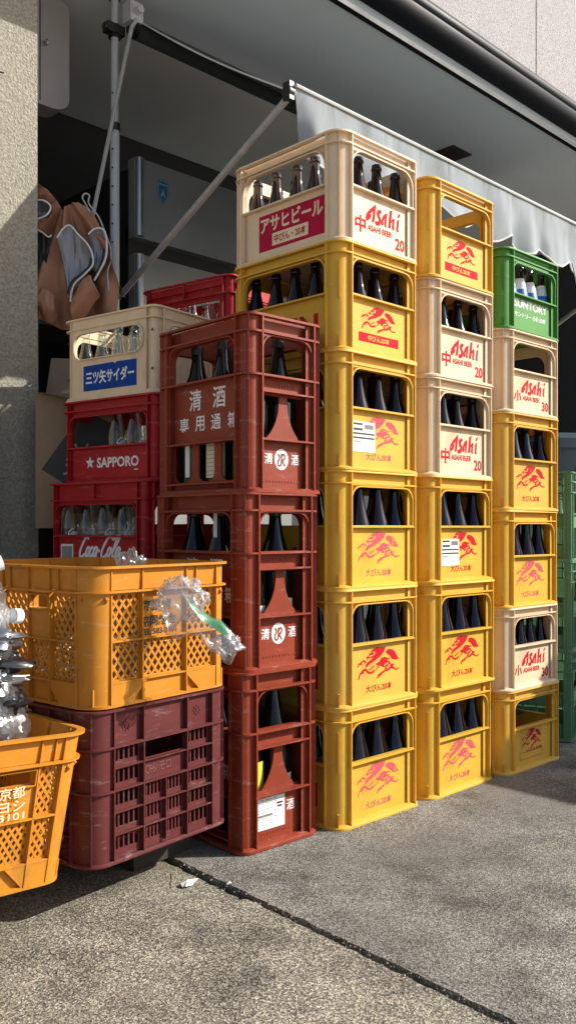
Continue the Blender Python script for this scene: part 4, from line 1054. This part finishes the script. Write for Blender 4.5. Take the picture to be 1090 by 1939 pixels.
mb = MB(); mb.tube([(.335, 1.385, 2.83), (.32, 1.40, 2.80), (.185, 1.47, 2.03)], .0085, 8); apart('crank_rod', M['grey_metal'], mb)
mb = MB(); mb.tube([(.184, 1.47, 2.035), (.180, 1.46, 1.98), (.150, 1.46, 1.975), (.152, 1.45, 2.03)], .008, 8); apart('crank_handle', M['black'], mb)
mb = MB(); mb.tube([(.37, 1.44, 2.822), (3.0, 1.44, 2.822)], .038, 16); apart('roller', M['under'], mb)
mb = MB(); mb.tube([(.338, 1.44, 2.822), (.372, 1.44, 2.822)], [.026, .030], 12); mb.tube([(.352, 1.44, 2.822), (.356, 1.44, 2.822)], .040, 14); apart('roller_cap', M['black'], mb)
mb = MB(); nA, nB = 40, 12
rings = []
for j in range(nB + 1):
    t = j / nB; y = 1.44 + (.53 - 1.44) * t; z_ = 2.865 + (2.250 - 2.865) * t - .02 * math.sin(PI * t)
    rings.append([(.372 - .012 * t + (2.62) * i / nA, y, z_) for i in range(nA + 1)])
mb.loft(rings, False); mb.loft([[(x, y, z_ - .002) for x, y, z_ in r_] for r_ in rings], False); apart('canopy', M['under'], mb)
mb = MB(); mb.tube([r_[0] for r_ in rings], .0035, 6); apart('canopy_hem', M['piping'], mb)
mb = MB(); mb.tube([(.335, .53, 2.243), (3.0, .53, 2.243)], .014, 10); apart('front_bar', M['white_metal'], mb)
mb = MB(); mb.tube([(.328, .53, 2.243), (.352, .53, 2.243)], .021, 10); mb.box(.33, .515, 2.215, .35, .548, 2.275); apart('bar_cap', M['black'], mb)
# valance with scalloped lower edge and soft folds
mb = MB(); nA, nB = 200, 10; rings = []; x0, x1 = .352, 2.96
period = .262
def low(x):
    u = ((x - .36) / period + .12 * noise.noise(Vector((x * 1.3, 3, 0)))) % 1
    return 2.243 - (.172 + .052 * (.5 - .5 * math.cos(2 * PI * u)) ** .6)
for j in range(nB + 1):
    t = j / nB; rr_ = []
    for i in range(nA + 1):
        x = x0 + (x1 - x0) * i / nA; z_ = 2.258 + (low(x) - 2.258) * t
        edge = max(0, 1 - (x - x0) / .10)
        fy = .512 + t * .018 * math.sin(x * 23 + 1.5 * math.sin(x * 7)) + t * .02 * noise.noise(Vector((x * 5, t * 1.2, 0))) + .012 * t * noise.noise(Vector((x * 14, t * 2, 5)))
        rr_.append((x + edge * .075 * t, fy + edge * .05 * t, z_))
    rings.append(rr_)
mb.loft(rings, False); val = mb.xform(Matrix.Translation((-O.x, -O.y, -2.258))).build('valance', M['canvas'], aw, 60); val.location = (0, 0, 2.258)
mb = MB(); mb.tube([(p[0], p[1] - .001, p[2]) for p in rings[-1]], .0045, 6); apart('valance_piping', M['piping'], mb)
mb = MB(); mb.tube([(p[0], p[1] - .004, p[2] + .004) for p in rings[0][::4]], .006, 6); apart('top_hem', M['piping'], mb)
mb = MB(); mb.tube([(2.205, .50, 2.06), (2.21, .49, 2.01), (2.235, .49, 1.955)], .005, 6); apart('pull_tab', M['piping'], mb)

# ------------------------------------------------------------------ fridge
fx, fy = .49, 1.62
fr = thing('refrigerator', 'dark steel upright refrigerator with silver door grips in the recess', 'refrigerator', (fx, fy, 0))
mb = MB(); mb.box(0, .05, .05, .95, .75, 2.36); mb.box(.01, .06, 0, .94, .7, .05); mb.build('body', M['near_black'], fr, 0)
for z0, z1 in ((2.055, 2.40), (.12, 1.985)):
    mb = MB(); mb.prism(rrect(.0, z0, .95, z1, .004), [], lambda a, d, z_: (a, d, z_), .004, .055); dr = mb.build('door', M['dark_steel'], fr, 0)
    mb = MB(); mb.tube([(.022, .0, z0 + .004), (.022, .0, z1 - .004)], .020, 14); mb.build('door_grip', M['steel'], dr)
    mb = MB(); mb.box(.0, .056, z0 - .02, .06, .075, z0 + .05); mb.build('hinge', M['black'], fr, 0)
shield = [(-.034, .040), (-.017, .045), (0, .050), (.017, .045), (.034, .040), (.034, -.01), (.024, -.035), (0, -.055), (-.024, -.035), (-.034, -.01)]
fs = lambda a, d, z_: (a, d, z_)
mb = MB(); put_poly(mb, [(.150 + x * .9, 2.29 + z_ * 1.05) for x, z_ in shield], fs, .003); em = mb.build('shield_badge', mat('badge_blue', (.02, .12, .22), .4), fr, 0)
mb = MB(); stroke(mb, [(.150 + x * .78, 2.29 + z_ * .92) for x, z_ in shield + shield[:1]], .003, fs, .0025); put_text(mb, 'A', .136, 2.262, .026, .036, fs, .0025, .03); put_rect(mb, .125, 2.315, .175, 2.320, fs, .0025); mb.build('badge_mark', mat('badge_pale', (.22, .38, .48), .4), em, 0)

# ------------------------------------------------------------------ tan tarpaulin bundle
tp = thing('tarpaulin', 'crumpled tan tarpaulin with silver lining hung by the pillar', 'tarpaulin', (-.02, 1.36, 0))
TO = Vector((-.02, 1.36, 0))
ex = Vector((.711, -.703, 0)); ey = Vector((.703, .711, 0))      # across and away
def tpoint(px, py, dep=0):     # millimetre-like drawing units of the bundle: px across, py down
    return Vector((-.092, 1.42, 2.06)) - TO + ex * ((px - 75) * .00212) + ey * dep + Vector((0, 0, -(py - 390) * .00200))
def sheet(name, rows, m, thick=.0, parent=tp):
    """loft through rows of (px, py, depth) points, smoothed"""
    mb = MB(); rr_ = [smooth_pts([tuple(tpoint(*p)) for p in r_], 4) if False else None for r_ in rows]
    def cr(P, k):
        out = []
        for i in range(len(P) - 1):
            p0, p1, p2, p3 = P[max(i - 1, 0)], P[i], P[i + 1], P[min(i + 2, len(P) - 1)]
            for j in range(k):
                t = j / k; out.append(.5 * ((2 * p1) + (p2 - p0) * t + (2 * p0 - 5 * p1 + 4 * p2 - p3) * t * t + (3 * p1 - p0 - 3 * p2 + p3) * t ** 3))
        return out + [P[-1]]
    g1 = [cr([tpoint(*p) for p in r_], 5) for r_ in rows]
    cols = [cr([g1[i][j] for i in range(len(g1))], 5) for j in range(len(g1[0]))]
    g2 = [[cols[j][i] + ey * (.008 * noise.noise(cols[j][i] * 14)) for j in range(len(cols))] for i in range(len(cols[0]))]
    mb.loft(g2, False); return mb.build(name, m, parent, 70), g2
def hem(pts, m, r_=.004, name='piping'): mb = MB(); mb.tube(pts, r_, 6); mb.build(name, m, tp)
def lerp(tab, x):
    for (x0, y0), (x1, y1) in zip(tab, tab[1:]):
        if x <= x1: return y0 + (y1 - y0) * (x - x0) / (x1 - x0)
    return tab[-1][1]
TOP = [(60, 384), (80, 386), (95, 395), (112, 415), (124, 436), (133, 424), (150, 421), (166, 428), (180, 450), (197, 480), (206, 510), (214, 545), (224, 575)]
BOT = [(60, 640), (100, 642), (118, 652), (150, 658), (200, 650), (224, 630)]
mb = MB(); rows = []
for j in range(61):
    t = j / 60; row = []
    for i in range(91):
        px = 60 + 164 * i / 90; py = lerp(TOP, px) + (lerp(BOT, px) - lerp(TOP, px)) * t
        dx, dy = px - 127, py - 405; rad = math.hypot(dx, dy); an = math.atan2(dx, dy)
        dp = -.0004 * min(rad, 150) * (math.sin(an * 9 + 1.2 + .01 * rad) + .5 * math.sin(an * 21 + .4)) - .012 * noise.noise(Vector((px * .03, py * .018, 2))) - .006 * noise.noise(Vector((px * .09, py * .05, 7)))
        row.append(tpoint(px + 3 * noise.noise(Vector((py * .02, px * .02, 1))), py, dp))
    rows.append(row)
mb.loft(rows, False); mb.build('drape', M['tarp'], tp, 180)
def flap(name, loop_top, loop_bot, m, d0, d1, belly):
    """a pocket of cloth between two edges, bulging forward at its rim and hollow inside"""
    mb = MB(); A_ = smooth_pts([(p[0], p[1]) for p in loop_top], 6); B_ = smooth_pts([(p[0], p[1]) for p in loop_bot], 6); rr_ = []
    for j in range(13):
        t = j / 12
        rr_.append([tpoint(A_[i][0] + (B_[i][0] - A_[i][0]) * t, A_[i][1] + (B_[i][1] - A_[i][1]) * t, d0 + (d1 - d0) * t + belly * math.sin(PI * t) + .008 * noise.noise(Vector((i * .35, t * 3, 4)))) for i in range(len(A_))])
    mb.loft(rr_, False); mb.build(name, m, tp, 180)
flap('lining', [(124, 500), (134, 484), (146, 478), (160, 494), (176, 512), (184, 532)], [(140, 604), (143, 603), (147, 600), (152, 590), (166, 570), (184, 549)], M['tarp_in'], -.080, -.065, .030)
flap('lining', [(176, 492), (184, 484), (194, 481), (203, 486), (207, 500)], [(182, 552), (187, 556), (193, 556), (200, 550), (206, 535)], M['tarp_in'], -.070, -.055, .025)
flap('lining', [(62, 446), (78, 436), (92, 433), (106, 436), (113, 446)], [(62, 478), (76, 472), (88, 467), (98, 462), (109, 459)], M['tarp_in'], -.085, -.07, .03)
flap('hollow', [(78, 480), (88, 484), (98, 489), (108, 496)], [(82, 560), (88, 562), (96, 556), (104, 535)], M['near_black'], -.055, -.055, .01)  # near-black sheet painting the shade inside the opening of the cloth
flap('fold', [(148, 612), (158, 588), (170, 570), (180, 566)], [(150, 655), (168, 640), (184, 615), (195, 600)], M['tarp'], -.08, -.06, -.03)
flap('fold', [(84, 600), (95, 588), (108, 592), (118, 604)], [(90, 625), (100, 645), (112, 650), (122, 636)], M['tarp'], -.07, -.06, -.03)
def shem(pts, d, m, r_, name): hem([tpoint(p[0], p[1], d) for p in smooth_pts(pts, 6)], m, r_, name)
shem([(124, 500), (134, 484), (146, 478), (160, 494), (176, 512), (184, 532), (184, 549), (170, 566), (154, 582), (148, 600), (147, 615)], -.085, M['piping'], .0035, 'piping')
shem([(176, 492), (184, 484), (194, 481), (203, 486), (207, 508), (205, 535), (195, 558), (186, 575)], -.075, M['piping'], .0035, 'piping')
shem([(62, 446), (78, 436), (92, 433), (106, 436), (114, 446), (108, 459), (92, 467), (62, 479)], -.09, M['piping'], .0035, 'piping')
shem([(78, 480), (95, 486), (107, 496), (113, 492)], -.07, M['piping'], .003, 'piping')
shem([(183, 536), (180, 552), (166, 566), (151, 580), (144, 600)], -.078, M['black'], .010, 'binding')
shem([(204, 518), (201, 540), (191, 562), (184, 574)], -.068, M['black'], .009, 'binding')
shem([(112, 440), (113, 452), (104, 463)], -.082, M['black'], .006, 'binding')
shem([(176, 448), (168, 432), (163, 421), (168, 414), (175, 418), (174, 432), (190, 455), (200, 480), (210, 510), (212, 535), (206, 555), (208, 590)], -.05, M['grey_metal'], .003, 'cord')
rk = thing('steel_rack', 'pale steel rack post behind the tarpaulin', 'rack', (-.02, 1.56, 0))
mb = MB(); mb.box(-.02, 0, 0, .02, .03, 1.98); mb.build('post', mat('pale_rack', (.30, .31, .30), .5, var=.08, vscale=10), rk, 0)
mb = MB()
for z_ in (1.15, 1.6):
    mb = MB(); mb.box(-.02, .031, z_, .35, .3, z_ + .02); mb.build('shelf', M['interior'], rk, 0)
# cardboard box wedged by the pillar
cb = thing('cardboard_box', 'open brown cardboard box with black panel wedged behind the red crates', 'box', (-.215, 1.19, .80), R(-38))
mb = MB(); mb.prism([(0, 0), (.26, 0), (.26, .46), (0, .46)], [], lambda a, d, z_: (a, d, z_), 0, .2); mb.build('carton', M['cardboard'], cb, 0)
mb = MB(); mb.add([(-.005, .0, .46), (.26, .0, .46), (.26, -.09, .40), (.05, -.06, .45)], [(0, 1, 2, 3)]); mb.add([(.0, .2, .46), (.26, .2, .46), (.27, .24, .62), (.02, .22, .62)], [(0, 1, 2, 3)]); mb.build('flap', mat('pale_cardboard', (.22, .165, .105), .85, var=.08, vscale=10), cb, 0)
fb = lambda a, d, z_: (a, d, z_)
mb = MB(); put_poly(mb, [(.02, .20), (.255, .05), (.255, .36), (.16, .40)], fb, -.001); bp = mb.build('black_panel', M['print_black'], cb, 0)
mb = MB(); put_text(mb, '美', .09, .18, .085, .11, fb, -.002, .0, .2); mb.build('panel_character', mat('grey_print', (.30, .29, .28), .8), bp, 0)
mb = MB(); put_rect(mb, .12, .05, .17, .105, fb, -.0015); mb.build('red_seal', mat('seal_red', (.22, .03, .03), .8), cb, 0)

# ------------------------------------------------------------------ right side: green crates, bin
def side_crate(m):
    W, D, H = .42, .32, .335; root = thing('vent_crate', 'green crate', 'crate'); F = frames(W, D); r = .02
    mb = MB()
    for z1 in (H, H - .035, H - .075): ring(mb, W, D, r, [(0, z1 - .005), (0, z1), (.012, z1), (.012, z1 - .005)])
    ring(mb, W, D, r, [(0, 0), (0, .01), (.012, .01), (.012, 0)]); mb.build('rim', m, root)
    mb = MB(); mb.box(.01, .01, .003, W - .01, D - .01, .006); mb.build('base', m, root, 0)
    for nm, (L, fn) in F.items():
        mb = MB(); n = 7 if L > .4 else 5
        for q in range(n + 1):
            a = .03 + (L - .06) * q / n; mb.box(a - .0025, .002, H - .078, a + .0025, .012, H - .002, fn)
            if q in (0, n): mb.box(a - .004, .001, .005, a + .004, .018, H - .07, fn)
        for z_ in (.175, .125): mb.box(.03, .002, z_, L - .03, .014, z_ + .005, fn)
        for q in range(1, n): mb.box(.03 + (L - .06) * q / n - .0025, .003, .008, .03 + (L - .06) * q / n + .0025, .014, .125, fn)
        mb.box(.034, .012, .008, L - .034, .0145, .060, fn); mb.box(.034, .012, .128, L - .034, .0145, .178, fn)
        for a in (.008, L - .028): mb.box(a, .006, .004, a + .020, .012, H - .004, fn)
        mb.build('side_panel', m, root, 0)
    return root
PS = side_crate(M['sage'])
for k in range(3):
    o = PS if k == 0 else copy_tree(PS); 
    place(o, (1.196, .439, .004 + .336 * k), R(-70), ['bottom green vented crate at the right edge', 'middle green vented crate at the right edge', 'top pale green vented crate at the right edge, above two others'][k], 'green vented crates')
    if k: 
        pass
o = thing('tub_crate', 'dark green solid tub behind the green vented crates at the right edge', 'crate', (1.62, .56, 0), R(-30))
mb = MB(); ring(mb, .6, .4, .03, [(0, 0), (-.012, .955), (.02, .955), (.02, 0)]); mb.build('body', M['dkgreen'], o)
mb = MB(); ring(mb, .6, .4, .03, [(-.022, .955), (-.022, .985), (.015, .985), (.015, .955)]); mb.build('rim', M['dkgreen'], o)
for i in range(5):
    b = get_bottle('cider'); b.location = Matrix.Translation((1.196, .439, .686)) @ Matrix.Rotation(R(-70), 4, 'Z') @ Vector((.07 + .070 * i, .07 + .03 * (i % 2), .008)); b.rotation_euler = (.1 * (i % 3 - 1), .08, i)
    tag(b, 'clear glass bottle in the top pale green vented crate', 'bottle', 'clear bottles in the green crate')
bn = thing('waste_bin', 'blue-grey bin with a small white label against the dark side wall', 'bin', (2.30, .66, 0), R(-35))
mb = MB(); ring(mb, .40, .40, .04, [(.03, 0), (.0, 1.20), (.02, 1.20), (.05, 0)]); mb.build('body', M['blue_grey'], bn)
mb = MB(); ring(mb, .42, .42, .04, [(-.005, 1.20), (-.005, 1.25), (.02, 1.27), (.20, 1.28), (.20, 1.20)]); mb.build('lid', M['blue_grey'], bn)
mb = MB(); mb.box(.13, -.002, 1.03, .24, .02, 1.10); mb.build('label_plate', M['paper'], bn, 0)
pl = MB(); pl.box(-.5, -.5, 0, .5, .5, .9)
mb = MB(); mb.box(2.35, -4.2, 0, 2.55, -.65, 1.42); o = mb.build('shadow_wall', M['pillar'], None, 0); tag(o, 'unseen low wall added to shade the foot of the rightmost stack', 'wall')  # out-of-view wall, added and sized to cast the shadow on the right stack

# ------------------------------------------------------------------ bags and waste
def blob(c, sx, sy, sz, seed, amp=.25, n=18, freq=9, sharp=0):
    """crumpled film: a few big soft folds with thin ridges"""
    n = int(n * 1.8); mb = MB(); rings = []
    for i in range(n + 1):
        th = PI * i / n; row = []
        for j in range(2 * n):
            ph = PI * j / n; d = Vector((math.sin(th) * math.cos(ph), math.sin(th) * math.sin(ph), math.cos(th)))
            rd = (1 - abs(noise.noise(d * freq * .45 + Vector((0, seed, 0))))) ** 4
            r2 = (1 - abs(noise.noise(d * freq * .9 + Vector((seed, seed, 0))))) ** 5
            q = 1 + amp * 1.2 * noise.noise(d * freq * .25 + Vector((seed, 0, 0))) + amp * .45 * (rd - .4) + amp * .2 * (r2 - .4)
            row.append((c[0] + d.x * sx * q, c[1] + d.y * sy * q, c[2] + d.z * sz * q))
        rings.append(row)
    return mb.loft(rings, True)
# clear bag with a green bottle wrapper, caught on the mesh crate
bag = thing('plastic_bag', 'crumpled clear plastic bag with green printed film sticking out of the amber mesh crate', 'bag', (-.525, -.010, .622))
BR = Matrix.Rotation(R(45.3 - 90), 4, 'Z')
def bp_(mb): return mb.xform(BR)
mb = blob((0, -.02, .02), .052, .024, .046, 3.1, .4); bp_(mb).build('crumpled_top', M['film_thick'], bag, 180)
mb = MB(); rings = []; n = 22
for i in range(15):
    t = i / 14; cx_ = -.03 + .150 * t; cz = .005 - .075 * t + .012 * math.sin(5 * t); ry = .028 + .006 * math.sin(7 * t); rz_ = .052 - .022 * t + .008 * math.sin(9 * t)
    if t > .93: ry *= .5; rz_ *= .6
    rings.append([(cx_ + .01 * noise.noise(Vector((j, t * 4, 0))), -.035 + ry * math.cos(2 * PI * j / n) * (1 + .4 * noise.noise(Vector((math.cos(2 * PI * j / n) * 2, t * 6, 1)))), cz + rz_ * math.sin(2 * PI * j / n) * (1 + .35 * noise.noise(Vector((math.sin(2 * PI * j / n) * 2, t * 7, 4))))) for j in range(n)])
mb.loft(rings, True, True); bp_(mb).build('bag_sleeve', M['film'], bag, 180)
mb = MB(); rg = []
for i in range(5, 14):
    src_ = rings[i]; k0 = 2 + (i % 2); w_ = 6 if i < 9 else 5
    cxm = sum(p[1] for p in src_) / n; czm = sum(p[2] for p in src_) / n
    rg.append([(p[0], cxm + (p[1] - cxm) * .9, czm + (p[2] - czm) * .9) for p in [src_[(4 + q) % n] for q in range(w_ if False else 6)]])
mb.loft(rg, False); bp_(mb).build('green_wrapper', M['green_film'], bag, 180)
mb = blob((.105, -.04, -.072), .030, .026, .022, 8.2, .5, 12); bp_(mb).build('bag_tip', M['film_thick'], bag, 180)
bag2 = blob((0, 0, 0), .035, .03, .04, 5.5, .5, 14).build('plastic_bag', M['film'], None, 180, (-.53, .17, .70)); tag(bag2, 'small clear bag peeking over the rim inside the amber mesh crate', 'bag')
mb = blob((0, .0, -.02), .022, .02, .018, 6.6, .4, 10); mb.build('green_wrapper', M['green_film'], bag2)
mrot = Matrix.Translation((-.735, .012, .4245)) @ Matrix.Rotation(MZ, 4, 'Z')
k = 0
for (x, y, z_, rz, tilt) in [(.06, .06, .045, 1.57, 1.55), (.32, .13, .045, -1.5, 1.52), (.07, .20, .045, 1.5, 1.55), (.33, .27, .045, -1.62, 1.5), (.06, .34, .045, 1.6, 1.55), (.07, .10, .098, 1.45, 1.5), (.31, .19, .10, -1.7, 1.55), (.08, .28, .10, 1.65, 1.5), (.30, .07, .145, -1.45, 1.5)]:
    b = get_bottle('cider'); b.location = mrot @ Vector((x, y, z_)); b.rotation_euler = (tilt, 0, rz); tag(b, 'clear glass bottle lying inside the amber mesh crate, seen through its lattice', 'bottle', 'bottles lying in the mesh crate')
# lower-left waste bag
wb = thing('waste_bag', 'clear waste bag stuffed with silver pouches and bottles in the lower left mesh crate', 'bag', (-.925, .105, .400))
mb = blob((0, .04, .02), .10, .11, .115, 2.0, .16, 24); mb.build('lower_film', M['film'], wb, 180)
mb = blob((-.02, .05, .20), .085, .10, .16, 4.0, .17, 24); mb.build('upper_film', M['film'], wb, 180)
def crumple(c, sx, sy, sz, seed, m, name):
    blob(c, sx, sy, sz, seed, .7, 11, 7).build(name, m, wb, 60)
for i, (x, y, z_, a, b_, c_, mm) in enumerate([(.03, -.01, .055, .05, .04, .028, 'black_foil'), (-.01, -.03, .105, .06, .04, .022, 'foil'), (.045, .02, .085, .035, .05, .016, 'black_foil'), (.0, -.02, .135, .065, .04, .020, 'black_foil'), (.03, .03, .165, .045, .05, .025, 'foil'), (-.03, .0, .02, .07, .05, .03, 'foil'), (.05, .02, .015, .04, .04, .03, 'paper'), (.0, -.03, .19, .05, .04, .02, 'foil')]):
    crumple((x, y, z_), a, b_, c_, 11 + i * 3.3, M[mm], 'pouch')
for i, (p, q) in enumerate([((-.06, -.03, .235), (.075, -.005, .222)), ((-.05, .05, .30), (.05, .02, .33)), ((-.05, .0, .16), (.06, .05, .17))]):
    p, q = Vector(p), Vector(q); d = (q - p)
    mb = MB(); mb.tube([p, p + d * .1, p + d * .62, p + d * .8, p + d * .88, q], [.028, .032, .031, .016, .013, .013], 14); bt = mb.build('bottle', M['pet'], wb)
    mb = MB(); mb.tube([q - d * .10, q + d * .02], [.0155, .0155], 14); mb.build('cap', M['print_white'], bt)
# the crate that leans; written print on its panel
fl2 = F2['right'][1]; LL = F2['right'][0]
xa = xs2
tlt = (R(0), R(0))
printed(ll, 'printed_lettering', M['print_cream'], lambda mb: (put_text(mb, '京都', .338, .180, .052, .022, fl2, .0093, .01), put_text(mb, 'ヨシ', .338, .157, .052, .020, fl2, .0093, .01), put_text(mb, '3101', .338, .141, .052, .013, fl2, .0093, .01)))
bpy.context.view_layer.update()
